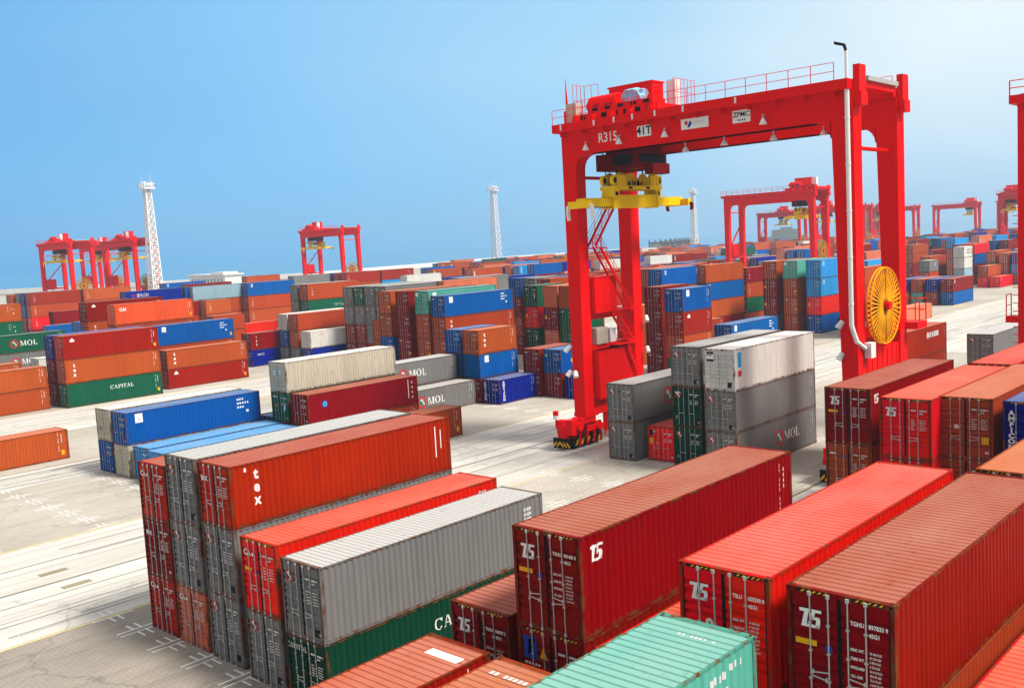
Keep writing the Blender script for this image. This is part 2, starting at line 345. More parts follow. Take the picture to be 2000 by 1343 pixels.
STACKS = [
(6.56, 18.85, 'SS', 'MX', 'at the bottom edge left of the teal roof', 40, '|roofcode2'),
(6.56, 16.0, 'SS', 'MU', 'at the bottom edge touching the teal roof', 40, '|roofcode'),
(6.34, 10.35, 'SSS', 'MUT', 'at the bottom edge of the picture', 40, '||tealcode'),
(19.85, 19.13, 'HH', 'MM', 'beside the big foreground maroon container', 40, '|ts,hz'),
(19.64, 16.14, 'HHH', 'MMM', 'in the middle foreground stack', 40, '|flo,hz|ts,tss,hz,yt'),
(19.6, 13.3, 'HH', 'UR', 'peeping out behind the teal roof', 40, ''),
(19.58, 10.55, 'HHH', 'MRR', 'in the stack behind the teal roof', 40, '|x|ts,hz,dot'),
(19.51, 7.67, 'HHH', 'MUM', 'in the stack at the right foreground', 40, '|x|ts,hz,yt'),
(19.5, 4.75, 'HH', 'MR', 'in the bottom right corner', 40, ''),
(32.17, 7.57, 'HHH', 'MMO', 'at the right edge behind the foreground roofs', 40, '||hz'),
(47.6, 19.76, 'SHH', 'MUM', 'in the row left of the bright red doors', 40, '|rowcode|ts,hz,tss,yt'),
(45.64, 16.1, 'SHH', 'MRR', 'in the row between maroon and brown doors', 40, '|x|ts,hz'),
(46.94, 13.81, 'SHH', 'MUU', 'in the row left of the navy doors', 40, '|x|dot,hz,yp'),
(46.63, 10.89, 'SHH', 'MMV', 'at the right edge beside the brown doors', 40, '||amf,hz'),
(58.64, 16.1, 'SHH', 'MRR', 'behind the bright red roof', 40, ''),
(58.64, 10.94, 'SHH', 'MUU', 'behind the orange brown roof', 40, ''),
(99.81, 29.32, 'SH', 'MG', 'beside the right edge crane leg', 40, '|mold'),
(96.0, 36.47, 'HH', 'BX', 'behind the cable reel', 40, '|redtxt'),
(161.67, 61.02, 'S', 'P', 'far behind the cable reel', 40, ''),
(20.29, 39.93, 'SSS', 'XMX', 'in the leftmost column of the front stack', 40, 'ca|texd|ca'),
(20.25, 37.27, 'SHH', 'PGG', 'in the second column of the front stack', 40, 'ca|mold|mold'),
(20.2, 34.46, 'HHS', 'GGX', 'in the third column of the front stack', 40, 'mold|mold|tex,texd'),
(19.97, 31.22, 'HH', 'GR', 'in the fourth column of the front stack', 40, 'mold|ca,hz,yt,cai2'),
(19.87, 28.35, 'SH', 'KG', 'in the fifth column of the front stack', 40, 'capd,cap|mold,sc'),
(58.48, 42.2, 'HH', 'GG', 'touching the big crane left legs', 40, 'mold|mold,mols'),
(59.5, 39.35, 'S', 'R', 'between grey and dark green doors', 40, 'flo2'),
(59.1, 36.75, 'HHH', 'KKG', 'beside the white reefer stack', 40, 'mold|mold|mold'),
(58.43, 33.64, 'HHH', 'GGW', 'in the stack topped by a white reefer', 40, 'mol0,mold|mold|reef'),
(34.8, 76.75, 'SS', 'LC', 'at the left of the blue and white stack', 40, '|doorcream'),
(34.6, 73.6, 'SS', 'CL', 'in the second column of the blue stack', 40, '|sq,code3'),
(34.9, 70.9, 'S', 'Y', 'in front of the big blue container', 40, 'tri'),
(34.5, 68.0, 'S', 'Y', 'behind the grey foreground roof', 40, ''),
(48.2, 73.6, 'S', 'L', 'between blue stack and white reefer', 20, ''),
(48.0, 76.6, 'S', 'G', 'behind the small blue container', 40, ''),
(47.05, 69.79, 'SSS', 'MNC', 'in the stack topped by a cream reefer', 40, '|grn|reefc'),
(46.93, 66.78, 'SS', 'UM', 'in front of the cream reefer', 40, '|disc,cd'),
(60.71, 75.76, 'SS', 'GG', 'behind the cream reefer', 40, '|mol'),
(60.49, 72.9, 'S', 'G', 'behind the dark red container', 40, 'mol,mold'),
(53.71, 61.89, 'S', 'U', 'on the ground behind the front stack roof', 20, 'yt2'),
(73.15, 69.86, 'S', 'V', 'on the ground left of the crane', 20, 'amfs,amfd'),
(73.1, 72.48, 'SSS', 'MLO', 'in the blue and orange pair', 20, '|sq,e|texs'),
(73.35, 75.43, 'SSS', 'MLL', 'beside the orange short container', 20, '|e|x'),
(79.15, 69.3, 'SS', 'MM', 'behind the navy ground container', 20, '|x'),
(79.32, 66.45, 'SS', 'ML', 'just left of the crane leg', 20, '|dia'),
(79.3, 63.6, 'S', 'V', 'behind the crane left leg', 20, ''),
(99.09, 86.57, 'SSHH', 'MNRN', 'left of the big crane leg', 20, '|grn|flo2|grn'),
(97.49, 81.78, 'SSHH', 'MPMP', 'second from the green door column', 20, '||flo3|e'),
(96.9, 78.56, 'SSHH', 'MNNO', 'half hidden by the crane left leg', 20, '|||e'),
(80.4, 85.05, 'HHSS', 'UUUL', 'right of the teal column', 40, '||texs|sq,code3'),
(80.4, 87.9, 'HHHH', 'UUUT', 'in the teal column', 40, '|yp|x|sqd,sqs'),
(80.5, 91.6, 'HHHH', 'UMMM', 'left of the teal column', 40, '|yp|x|x'),
(80.6, 95.2, 'HHHH', 'MLUO', 'second left of the teal column', 40, '|x|x|yp'),
(81.18, 97.35, 'SSS', 'MUO', 'third left of the teal column', 40, '||x'),
(93.6, 119.29, 'HHHH', 'MMGG', 'far left of the grey door row', 40, '||mold|mold'),
(93.6, 116.69, 'HHHH', 'MMGN', 'between two grey door columns', 40, '||mold|grn'),
(93.6, 114.1, 'HHHH', 'MGGG', 'third in the grey door row', 40, '||mold|mold'),
(93.6, 111.56, 'HHHH', 'MGGG', 'right end of the grey door row', 40, '||mold|mold'),
(126.51, 84.94, 'HHHH', 'UUUL', 'under the yellow spreader', 40, '|||sq,code3'),
(136.97, 83.49, 'HHHH', 'MOLU', 'right of the crane left legs', 40, '|tv|sq|x'),
(151.82, 84.49, 'SSSS', 'UNUM', 'left of the four high door wall', 40, 'tv|cap|tv|tv'),
(92.51, 59.43, 'HSSS', 'NUBL', 'beside the crane right of the legs', 20, '||pl|sq'),
(97.2, 65.4, 'HSSS', 'MMMM', 'half hidden by crane far leg', 20, ''),
(102.37, 73.5, 'SSS', 'UUO', 'behind the crane far left leg', 20, '||yp'),
(110.95, 68.72, 'SS', 'UU', 'left of the blue ground container', 20, ''),
(107.39, 62.06, 'SS', 'ML', 'behind the white reefer stack', 40, '|sq,code3'),
(145.5, 68.0, 'HHHH', 'LRYY', 'at the right end of the door wall', 40, '|flo2|sq|sq'),
(145.6, 72.0, 'HHHH', 'UUUT', 'second from right in the door wall', 40, '|yp|yp|sqd'),
(146.0, 75.8, 'HHHH', 'GMMU', 'at the left end of the door wall', 40, 'reefd|flo2|flo2|x'),
(151.5, 65.2, 'S', 'U', 'beside the door wall behind the reel pole', 40, ''),
(166.0, 87.6, 'SSSS', 'GKGM', 'left of the door wall', 40, ''),
(199.26, 65.9, 'SS', 'LM', 'near the yellow paint patch', 40, 'x|sq'),
(199.26, 68.85, 'SS', 'UV', 'second from the maroon blue pair', 40, ''),
(199.76, 71.8, 'SS', 'TU', 'third from the maroon blue pair', 40, ''),
(200.26, 74.75, 'SS', 'PV', 'fourth from the maroon blue pair', 40, ''),
(250.38, 71.98, 'S', 'R', 'at the end of the far road', 40, 'pl'),
(250.84, 74.8, 'SS', 'RO', 'beside the end of the far road', 40, ''),
(229.39, 81.02, 'SSS', 'MUG', 'behind the maroon blue pair', 20, '||cross'),
(255.48, 90.05, 'SSS', 'UMU', 'behind the short grey container', 40, ''),
(240.29, 76.9, 'SSSS', 'MAWW', 'right of the far rust stack', 20, '||pl|txt'),
(261.91, 81.29, 'SSSS', 'UMLR', 'right of the far white stack', 40, ''),
(261.91, 84.19, 'SSSS', 'MMLM', 'behind the far red topped stack', 40, ''),
(291.79, 81.71, 'SSSS', 'UULM', 'at the right edge behind the crane leg', 40, '|sq||'),
(292.79, 84.81, 'SSSS', 'MMUL', 'second from the right edge crane leg', 40, ''),
(316.41, 108.33, 'HHHS', 'MMUL', 'standing highest before the far cranes', 40, ''),
(280.54, 103.59, 'SSSS', 'MMUU', 'far behind the short grey container', 40, ''),
(140.8, 58.97, 'SSSS', 'MMUO', 'seen between the right crane legs', 40, ''),
(179.13, 74.71, 'HHHH', 'MMUP', 'high between the right crane legs', 40, ''),
(296.15, 124.69, 'HHHH', 'MMML', 'highest between the right crane legs', 40, ''),
(168.13, 69.92, 'SSSS', 'MMUY', 'below others between the right crane legs', 40, ''),
(48.93, 118.47, 'HHH', 'NOX', 'in the three high stack with green base', 40, 'cap,yt2|tv|pl,yt2'),
(48.93, 121.27, 'HHH', 'MMV', 'beside the three high stack with green base', 40, '|x|x'),
(35.52, 120.66, 'SS', 'OO', 'at the left edge by the lane', 40, '|'),
(23.47, 87.1, 'S', 'O', 'alone on the ground at the left edge', 40, 'yt2'),
(63.43, 121.21, 'SS', 'XO', 'right of the green based stack', 40, 'pl,yt2|tv'),
(66.13, 128.57, 'SSH', 'MUL', 'behind the green based stack', 40, '||sq,code3,yt2'),
(63.05, 134.17, 'HHSH', 'MMUF', 'above the big blue container', 40, '|||cai,yt2'),
(63.52, 144.22, 'HHHH', 'MUUM', 'left of the bright red orange container', 40, '|tv|tv|pl'),
(87.52, 214.9, 'SSS', 'MUM', 'behind the green lettered container', 20, 'e|e|e'),
(70.64, 164.0, 'SSS', 'MUL', 'below the maroon short container', 20, ''),
(83.52, 208.77, 'SS', 'ML', 'left of the short dark red one', 20, ''),
(48.61, 145.77, 'SSS', 'MGN', 'at the left edge with white lettering', 40, '|mol2|mol2'),
(51.33, 132.45, 'SS', 'UW', 'behind the left edge orange pair', 20, ''),
(36.07, 129.66, 'SS', 'UO', 'peeping over the left edge pair', 40, ''),
(50.79, 166.9, 'HHHH', 'UONO', 'at the far left edge', 40, '||code3|code3'),
(92.87, 240.68, 'HHHH', 'MRUB', 'at the far left below the crane group', 40, '|tv|tv|tv'),
(105.77, 240.68, 'HHHH', 'MRUO', 'far left right under the crane group', 40, '|||tv'),
(92.87, 243.68, 'HHHH', 'MMLV', 'second row under the crane group', 40, ''),
(92.87, 246.68, 'HHHH', 'MMLG', 'third row under the crane group', 40, ''),
(91.87, 249.68, 'HHHS', 'MMUU', 'fourth row under the crane group', 40, ''),
(90.79, 187.69, 'HHHH', 'MMUV', 'right of the crane group', 40, '|||seaco'),
(103.59, 187.69, 'HHHH', 'MMUL', 'just right of the navy lettered one', 40, ''),
(127.41, 241.43, 'HHHH', 'MMUL', 'before the white port building', 40, '|||sq'),
(117.35, 211.92, 'HHHH', 'MMUM', 'under the white port building', 40, ''),
(104.58, 186.4, 'HHHH', 'MUUA', 'right of the navy lettered container', 40, ''),
(104.64, 181.81, 'HHH', 'MUO', 'under the pale blue container', 20, '||tv'),
(93.17, 183.76, 'HHH', 'MUM', 'under the pale blue container at left', 40, ''),
(116.16, 184.07, 'HHHH', 'MUUL', 'right of the pale blue container', 40, '|tv|tv|sq,yt2'),
(116.16, 186.97, 'HHHH', 'MUUV', 'behind the blue topped rust stack', 40, ''),
(104.21, 145.76, 'HHHH', 'MGNU', 'above the long white roof', 40, '||cap|tv'),
(104.21, 148.66, 'HHHH', 'MGGG', 'beside the green lettered one', 40, ''),
(88.08, 126.31, 'SSS', 'GOU', 'in front of the grey door row', 40, '|tv|x'),
(88.08, 129.21, 'SSS', 'GLW', 'with white doors left of rust doors', 40, ''),
(87.77, 122.91, 'SS', 'VW', 'in the middle of the yard', 40, '|reefw'),
(94.89, 153.44, 'SS', 'MR', 'with white lettering left of white doors', 40, '|tsl'),
(82.91, 131.7, 'SS', 'VM', 'on the ground right of the orange pair', 20, 'sea2|tv'),
(83.55, 143.43, 'SSS', 'UUU', 'right end of the left orange pile', 20, ''),
(166.52, 214.83, 'HHHH', 'MUUB', 'right of the single far crane', 40, '|||tv'),
(179.32, 214.83, 'HHHH', 'MUYB', 'second right of the single far crane', 40, '|||code3'),
(166.52, 217.73, 'HHHH', 'MUUU', 'behind the rust row of the far crane', 40, ''),
(166.52, 220.63, 'HHHH', 'MUUL', 'third row by the single far crane', 40, ''),
(153.52, 220.63, 'HHHH', 'MUUG', 'just left of the single far crane legs', 40, ''),
(164.59, 261.05, 'HHHH', 'MUUO', 'left of the single far crane', 40, '|||tv'),
(165.34, 188.29, 'SSSS', 'MUUW', 'in the far middle rows', 40, ''),
(104.14, 110.13, 'HHHH', 'MUUP', 'behind the teal container', 40, ''),
(108.94, 98.36, 'HHHH', 'MUML', 'left of the dark green doors', 20, ''),
(107.84, 94.55, 'HHHH', 'MUMG', 'behind the dark green doors', 20, ''),
(104.43, 88.76, 'HHHH', 'MUMU', 'behind the salmon blank end', 40, ''),
(114.5, 117.16, 'HHHH', 'MUUG', 'with a long pale roof in the middle', 40, ''),
(129.06, 88.39, 'HHHH', 'MUUO', 'behind the spreader left of blue', 40, '')]
# ------------------------------------------------------------------ shipping containers
W = 2.438
HT = {'S': 2.591, 'H': 2.896}
PER = 0.278; PA, PS, PI_ = 0.072, 0.068, 0.070          # outer flat, slope, inner flat
OUT0, OUT1 = 0.012, 0.048
def prof_knots(L):
    x = -L/2+0.165; k = [(x, OUT0)]
    n = int((L-0.33)/PER)
    sx = (L-0.33)/(n*PER)
    for i in range(n):
        b = x+i*PER*sx
        k += [(b+PA*sx, OUT0), (b+(PA+PS)*sx, OUT1), (b+(PA+PS+PI_)*sx, OUT1), (b+PER*sx, OUT0)]
    return k
def prof_at(L, xx):
    n = int((L-0.33)/PER); p = (L-0.33)/n; t = ((xx+L/2-0.165) % p)/p*PER
    if t < PA: return OUT0
    if t < PA+PS: return OUT0+(OUT1-OUT0)*(t-PA)/PS
    if t < PA+PS+PI_: return OUT1
    return OUT1-(OUT1-OUT0)*(t-PA-PS-PI_)/PS
_mc = {}
def cached(key, fn):
    if key not in _mc: _mc[key] = fn()
    return _mc[key]
def shell_mesh(L, H, lod):
    b = MB(); y = W/2
    z0, z1 = 0.155, H-0.055
    if lod < 2:
        k = prof_knots(L)
        for s in (-1, 1):
            for (xa, oa), (xb, ob) in zip(k, k[1:]):
                q = [(xa, s*(y-oa), z0), (xb, s*(y-ob), z0), (xb, s*(y-ob), z1), (xa, s*(y-oa), z1)]
                b.quad(*(q if s < 0 else q[::-1]))
        n = 9; p = (W-0.3)/n; kk = []
        for i in range(n):
            t = -y+0.15+i*p; kk += [(t, 0.012), (t+0.09, 0.012), (t+0.13, 0.05), (t+0.2, 0.05)]
        kk.append((y-0.15, 0.012))
        for (ya, oa), (yb, ob) in zip(kk, kk[1:]):
            b.quad((L/2-oa, ya, z0), (L/2-ob, yb, z0), (L/2-ob, yb, z1), (L/2-oa, ya, z1))
    else:
        b.quad((-L/2+.1, -y+.02, z0), (L/2-.1, -y+.02, z0), (L/2-.1, -y+.02, z1), (-L/2+.1, -y+.02, z1))
        b.quad((L/2-.1, y-.02, z0), (-L/2+.1, y-.02, z0), (-L/2+.1, y-.02, z1), (L/2-.1, y-.02, z1))
        b.quad((L/2-.02, -y+.1, z0), (L/2-.02, y-.1, z0), (L/2-.02, y-.1, z1), (L/2-.02, -y+.1, z1))
    b.box(-L/2+.06, L/2-.06, -y+.06, y-.06, 0.10, 0.153)
    return b.mesh('shell', [WALL['R']])
def roof_mesh(L, H, lod):
    b = MB(); y = W/2-0.062; x0, x1 = -L/2+0.17, L/2-0.17; z = H-0.010
    if lod < 2:
        n = 44 if L > 8 else 21
        if lod == 1: n = n//2
        p = (x1-x0)/n; k = []
        for i in range(n):
            t = x0+i*p; k += [(t, z), (t+p*0.72, z), (t+p*0.79, z-0.030), (t+p*0.91, z-0.030)]
        k.append((x1, z))
        for (xa, za), (xb, zb) in zip(k, k[1:]): b.quad((xa, -y, za), (xb, -y, zb), (xb, y, zb), (xa, y, za))
        for s in (-1, 1): b.quad((x0, s*y, z-0.05), (x1, s*y, z-0.05), (x1, s*(y+0.02), z-0.05), (x0, s*(y+0.02), z-0.05))
    else:
        b.quad((x0-.05, -y, z), (x1+.05, -y, z), (x1+.05, y, z), (x0-.05, y, z))
    return b.mesh('roof', [ROOF['R']])
def frame_mesh(L, H, lod):
    b = MB(); y = W/2; cx, cy, cz = 0.178, 0.162, 0.118
    for sx in (-1, 1):
        for sy in (-1, 1):
            X = sorted((sx*L/2, sx*(L/2-cx))); Y = sorted((sy*y, sy*(y-cy)))
            XP = sorted((sx*(L/2-0.004), sx*(L/2-0.15))); YP = sorted((sy*(y-0.004), sy*(y-0.10)))
            b.box(*X, *Y, 0, cz); b.box(*X, *Y, H-cz, H)
            b.box(*XP, *YP, cz, H-cz)
            if lod == 0:      # twist-lock apertures
                for zc in (cz/2, H-cz/2):
                    xs = sx*(L/2+0.002); yc = sy*(y-cy/2)
                    b.polyface([(xs, yc+0.032*math.cos(a*math.pi/4), zc+0.042*math.sin(a*math.pi/4)) for a in range(8)], 1)
                    ys = sy*(y+0.002); xc = sx*(L/2-cx/2)
                    b.polyface([(xc+0.045*math.cos(a*math.pi/4), ys, zc+0.034*math.sin(a*math.pi/4)) for a in range(8)], 1)
                b.polyface([(sx*(L/2-cx/2)+0.055*math.cos(a*math.pi/4), sy*(y-cy/2)+0.03*math.sin(a*math.pi/4), H+0.002) for a in range(8)], 1)
    for s in (-1, 1):
        b.box(-L/2+cx, L/2-cx, *sorted((s*(y-0.003), s*(y-0.062))), H-0.062, H-0.003)
        b.box(-L/2+cx, L/2-cx, *sorted((s*(y-0.030), s*(y-0.075))), 0.03, 0.158)
        b.box(*sorted((s*(L/2-0.004), s*(L/2-0.16))), -y+cy, y-cy, 0.012, 0.15)
        b.box(*sorted((s*(L/2-0.004), s*(L/2-0.165))), -y+cy, y-cy, H-0.118, H-0.006)
    return b.mesh('frame', [FRAME['R'], DARK])
def door_zs(H):
    """door face profile: four shallow horizontal swages"""
    z0, z1 = 0.155, H-0.125; n = 5; p = (z1-z0)/n; k = [(z0, 0.020)]
    for i in range(1, n):
        c = z0+i*p
        k += [(c-0.17, 0.020), (c-0.125, 0.068), (c-0.045, 0.068), (c, 0.020)] if i % 2 == 0 or n < 6 else []
        k += [(c+0.05, 0.020), (c+0.095, 0.068), (c+0.175, 0.068), (c+0.22, 0.020)]
    k.append((z1, 0.020)); return k
BARS = (-0.66, -0.24, 0.20, 0.60)          # along u, viewed from outside
def bar_geo(b, L, H, u, mi):
    X = -L/2-0.012; yy = -u
    b.tube((X, yy, 0.10), (X, yy, H-0.05), 0.017, 6, mi)
    for z in (0.07, H-0.10): b.box(X-0.03, X+0.03, yy-0.035, yy+0.035, z-0.04, z+0.05, mi)
    for z in (H*0.30, H*0.52, H*0.74): b.box(X-0.028, X+0.03, yy-0.035, yy+0.035, z-0.022, z+0.022, mi)
    s = 1 if u in (BARS[1], BARS[3]) else -1
    zz = 0.95 if abs(u) > 0.4 else 1.08
    b.bar((X-0.022, yy, zz), (X-0.03, yy+s*0.38, zz-0.05), 0.014, 0.026, mi)
    b.box(X-0.035, X+0.02, yy+s*0.37-0.025, yy+s*0.37+0.025, zz-0.09, zz+0.0, mi)
def door_mesh(L, H, lod, side):
    b = MB(); y = W/2
    ya, yb = (0.012, y-0.102) if side < 0 else (-y+0.102, -0.012)      # side -1 = left leaf seen from outside
    k = door_zs(H) if lod < 2 else [(0.155, .02), (H-.125, .02)]
    X = -L/2
    for (za, oa), (zb, ob) in zip(k, k[1:]):
        b.quad((X+oa, yb, za), (X+oa, ya, za), (X+ob, ya, zb), (X+ob, yb, zb))
    if side < 0: b.box(X+0.035, X+0.06, -0.012, 0.012, 0.155, H-0.125, 2)
    if lod == 0:
        for yy in (ya+0.018, yb-0.018): b.box(X+0.012, X+0.019, yy-0.018, yy+0.018, 0.16, H-0.13, 2)
    if lod > 0:
        for u in (BARS[:2] if side < 0 else BARS[2:]):
            b.tube((X-0.01, -u, 0.1), (X-0.01, -u, H-0.06), 0.015 if lod == 1 else 0.024, 4, 1, caps=False)
            if lod == 1:
                s = 1 if u in (BARS[1], BARS[3]) else -1
                b.bar((X-0.03, -u, 1.0), (X-0.03, -u+s*0.36, 0.96), 0.014, 0.024, 1)
    return b.mesh('door', [DOOR['R'], GALV, DARK])
def blank_end_mesh(L, H):
    b = MB(); n = 9; y = W/2; p = (W-0.22)/n; X = -L/2; kk = []
    for i in range(n):
        t = -y+0.11+i*p; kk += [(t, 0.012), (t+0.09, 0.012), (t+0.13, 0.05), (t+0.2, 0.05)]
    kk.append((y-0.11, 0.012))
    for (ya, oa), (yb, ob) in zip(kk, kk[1:]): b.quad((X+oa, yb, .155), (X+oa, ya, .155), (X+ob, ya, H-.122), (X+ob, yb, H-.122))
    return b.mesh('end_wall', [WALL['R']])

# marking meshes -----------------------------------------------------
def side_mark(VF, cx, cz, L, mats, mi=None):
    """lettering painted on the corrugated long side, following the corrugation"""
    V, F = VF
    bm = bmesh.new(); vs = [bm.verts.new((cx+u, 0, cz+v)) for u, v in V]
    for j, f in enumerate(F):
        try:
            fc = bm.faces.new([vs[i] for i in f])
            if mi: fc.material_index = mi[j]
        except ValueError: pass
    xs = [v.co.x for v in bm.verts]; a, c = min(xs), max(xs)
    for x, o in prof_knots(L):
        if a < x < c:
            g = bm.verts[:]+bm.edges[:]+bm.faces[:]
            bmesh.ops.bisect_plane(bm, geom=g, plane_co=(x, 0, 0), plane_no=(1, 0, 0), dist=1e-5)
    for v in bm.verts: v.co.y = -W/2+prof_at(L, min(max(v.co.x, -L/2+.17), L/2-.17))-0.005
    bmesh.ops.recalc_face_normals(bm, faces=bm.faces)
    me = bpy.data.meshes.new('lettering'); bm.to_mesh(me); bm.free()
    for m in mats: me.materials.append(m)
    return me
def flat_mark(VF, fn, mats, mi=None):
    V, F = VF; me = bpy.data.meshes.new('lettering'); me.from_pydata([fn(u, v) for u, v in V], [], F)
    for m in mats: me.materials.append(m)
    if mi: me.polygons.foreach_set('material_index', mi)
    me.update(); return me
def door_mark(VF, L, mats, mi=None): return flat_mark(VF, lambda u, v: (-L/2+0.008, -u, v), mats, mi)
def roof_mark(VF, H, mats): return flat_mark(VF, lambda u, v: (u, v, H-0.005), mats)
def bars2d(u0, v0, widths, h, gap=0.03):
    r = []; x = u0
    for q in widths: r.append((x, v0, x+q, v0+h)); x += q+gap
    return rects2d(r)
def generic_door_print(H, rnd, nl=5):
    r = random.Random(rnd); L = [bars2d(0.27, H*0.80, [0.24], 0.07), bars2d(0.66, H*0.80, [0.26, 0.05], 0.07), bars2d(0.66, H*0.755, [0.17], 0.06)]
    for i in range(nl): L.append(join2d(bars2d(0.27, H*(0.645-i*0.038), [r.uniform(.12, .26)], 0.04), bars2d(0.67, H*(0.645-i*0.038), [r.uniform(.12, .2), .08], 0.04, 0.03)))
    if r.random() < 0.5: L.append(bars2d(-0.95, H*0.83, [r.uniform(.3, .5)], 0.11))
    if r.random() < 0.4: L.append(bars2d(0.85, 0.32, [0.16], 0.10))
    return join2d(*L)
def id_text(a, n, c, H, full=True):
    T = [shift2d(text2d(a, 0.135, 0.004, 'LEFT', 0, 0.82), 0.25, H*0.80), shift2d(text2d(n, 0.135, 0.004, 'LEFT', 0, 0.82), 0.65, H*0.80),
         shift2d(text2d('45G1', 0.13, 0.004, 'LEFT', 0, 0.85), 0.65, H*0.735)]
    if full:
        for i, (p, q) in enumerate((('MAX. WT.', '30 480 KGS'), ('', '67 200 LBS'), ('TARE WT.', '3 870 KGS'), ('', '8 530 LBS'), ('PAYLOAD', '26 610 KGS'), ('', '58 670 LBS'), ('CU. CAP.', '76.2 CU.M'), ('', '2 690 CU.FT'))):
            if p: T.append(shift2d(text2d(p, 0.09, 0.003, 'LEFT', 0.15, 0.75), 0.24, H*(0.60-i*0.034)))
            T.append(shift2d(text2d(q, 0.075, 0.001, 'LEFT', 0.15, 0.72), 0.66, H*(0.60-i*0.034)))
    return join2d(*T)
def multi(*items):
    """[(VF, material index)] -> VF, index list"""
    VF = join2d(*[a for a, _ in items]); mi = []
    for (v, f), k in items: mi += [k]*len(f)
    return VF, mi
def round_logo(r):
    return multi((disc2d(0, 0, r, 24, r*0.72), 0), (polys2d([[(-.5*r, .42*r), (0, .6*r), (.25*r, .2*r), (-.1*r, .1*r)], [(0.05*r, .1*r), (.3*r, .15*r), (.62*r, -.35*r), (.3*r, -.5*r)]]), 1),
                 (polys2d([[(-.62*r, 0.15*r), (-.25*r, .2*r), (0.15*r, -.55*r), (-.15*r, -.62*r)]]), 2))
def marks_for(code, L, H, seed):
    """-> list of (part name, mesh)"""
    R = []
    def D(VF, mats=(WHITE,), mi=None, name='lettering'): R.append((name, door_mark(VF, L, mats, mi)))
    def Sd(VF, cx, cz, mats=(WHITE,), mi=None, name='lettering'): R.append((name, side_mark(VF, cx, cz, L, mats, mi)))
    n = -L/2; f = L/2
    if code == 'ts': D(shift2d(ts_logo(0.42), -0.66, H*0.77), name='logo')
    elif code == 'tss': Sd(ts_logo(0.46), n+0.75, H*0.80, name='logo')
    elif code == 'hz':
        P = []
        for s in (-1, 1):
            for i in range(5):
                a = s*0.62+i*0.13*1.0-0.26; P.append([(a, H-0.085), (a+0.055, H-0.085), (a+0.115, H-0.03), (a+0.06, H-0.03)])
        me = flat_mark(polys2d(P), lambda u, v: (-L/2-0.004, -u, v), [YEL]); R.append(('hazard_stripe', me))
        R.append(('hazard_panel', flat_mark(rects2d([(-1.0, H-.10, -.3, H-.02)]), lambda u, v: (-L/2-0.001, -u, v), [BLK])))
        R.append(('hazard_panel', flat_mark(rects2d([(.30, H-.10, 1.0, H-.02)]), lambda u, v: (-L/2-0.001, -u, v), [BLK])))
    elif code == 'yt': D(join2d(bars2d(-1.02, H*0.555, [0.5], 0.13)), (YEL,), name='sticker'); D(bars2d(-0.32, H*0.53, [0.15], 0.14), (BLUEM,), name='sticker')
    elif code == 'yp': D(bars2d(0.70, H*0.26, [0.32], 0.34), (YEL,), name='sticker')
    elif code == 'dot': D(disc2d(-0.40, H*0.52, 0.11, 16, 0.03), name='logo')
    elif code == 'rowcode': D(join2d(bars2d(-1.0, H*0.80, [0.36], 0.07), bars2d(0.25, 0.75, [0.5], 0.2))); D(bars2d(-0.4, H*0.74, [0.14], 0.15), (BLUEM,), name='sticker')
    elif code == 'flo':
        VF, mi = multi((rects2d([(-1.0, H*0.68, -0.52, H*0.91)]), 0), (polys2d([[(-.86, H*.72), (-.78, H*.72), (-.70, H*.88), (-.82, H*.88)], [(-.78, H*.84), (-.56, H*.86), (-.58, H*.89), (-.74, H*.885)], [(-.80, H*.775), (-.60, H*.80), (-.62, H*.825), (-.76, H*.81)]]), 1))
        D(VF, (BLUEM, YEL), mi, 'logo'); D(polys2d([[(-.42, H*.71), (-.12, H*.71), (-.27, H*.83)]]), (YEL,), None, 'sticker'); D(bars2d(-0.98, H*0.62, [0.08]*5, 0.07, 0.04))
    elif code in ('flo2', 'flo3'):
        VF, mi = multi((rects2d([(-1.0, H*0.74, -0.62, H*0.90)]), 0), (polys2d([[(-.9, H*.76), (-.84, H*.76), (-.70, H*.88), (-.8, H*.88)]]), 1), (rects2d([(-1.0, H*0.50, -0.66, H*0.66)]), 1))
        D(VF, (BLUEM if code == 'flo3' else BLK, YEL), mi, 'sticker'); D(polys2d([[(-.45, H*.50), (-.25, H*.50), (-.35, H*.57)]]), (YEL if code == 'flo2' else WHITE,), None, 'sticker')
    elif code == 'ca': D(join2d(shift2d(text2d('CA', 0.34, 0.012), -0.78, H*0.80), disc2d(-0.40, H*0.79, 0.07, 12)))
    elif code == 'cai': Sd(text2d('CAI', 0.62, 0.03), n+1.25, H*0.74)
    elif code == 'cai2': Sd(text2d('CAI', 0.32, 0.01), f-1.0, H*0.82)
    elif code == 'tex': Sd(vert_word('tex', 0.62, 0.024, 0.80), n+1.25, H*0.60); Sd(bars2d(0, 0, [.06], 1.5), f-1.0, H*.3); Sd(bars2d(0, 0, [.08], .9), f-.65, H*.45); Sd(bars2d(0, 0, [.09], .16), n+.7, H*.87)
    elif code == 'texd': D(shift2d(text2d('tex', 0.36, 0.016), -0.72, H*0.76))
    elif code == 'texs': Sd(vert_word('tex', 0.62, 0.02), n+1.0, H*0.58)
    elif code == 'tv': Sd(vert_word('tex', 0.66, 0.022), n+1.15, H*0.55)
    elif code in ('mol', 'mol0', 'mol2'):
        dx = {'mol': -1.6, 'mol0': 0.0, 'mol2': -1.2}[code]
        VF, mi = round_logo(0.60)
        Sd(VF, 0.05+dx, H*0.52, (REDM, SOFTW, GRNM), mi, 'logo'); Sd(serif_word('MOL', 0.72, 0.12), 2.05+dx, H*0.52)
    elif code == 'mols': VF, mi = round_logo(0.66); Sd(VF, -1.4, H*0.50, (REDM, SOFTW, GRNM), mi, 'logo')
    elif code == 'mold':
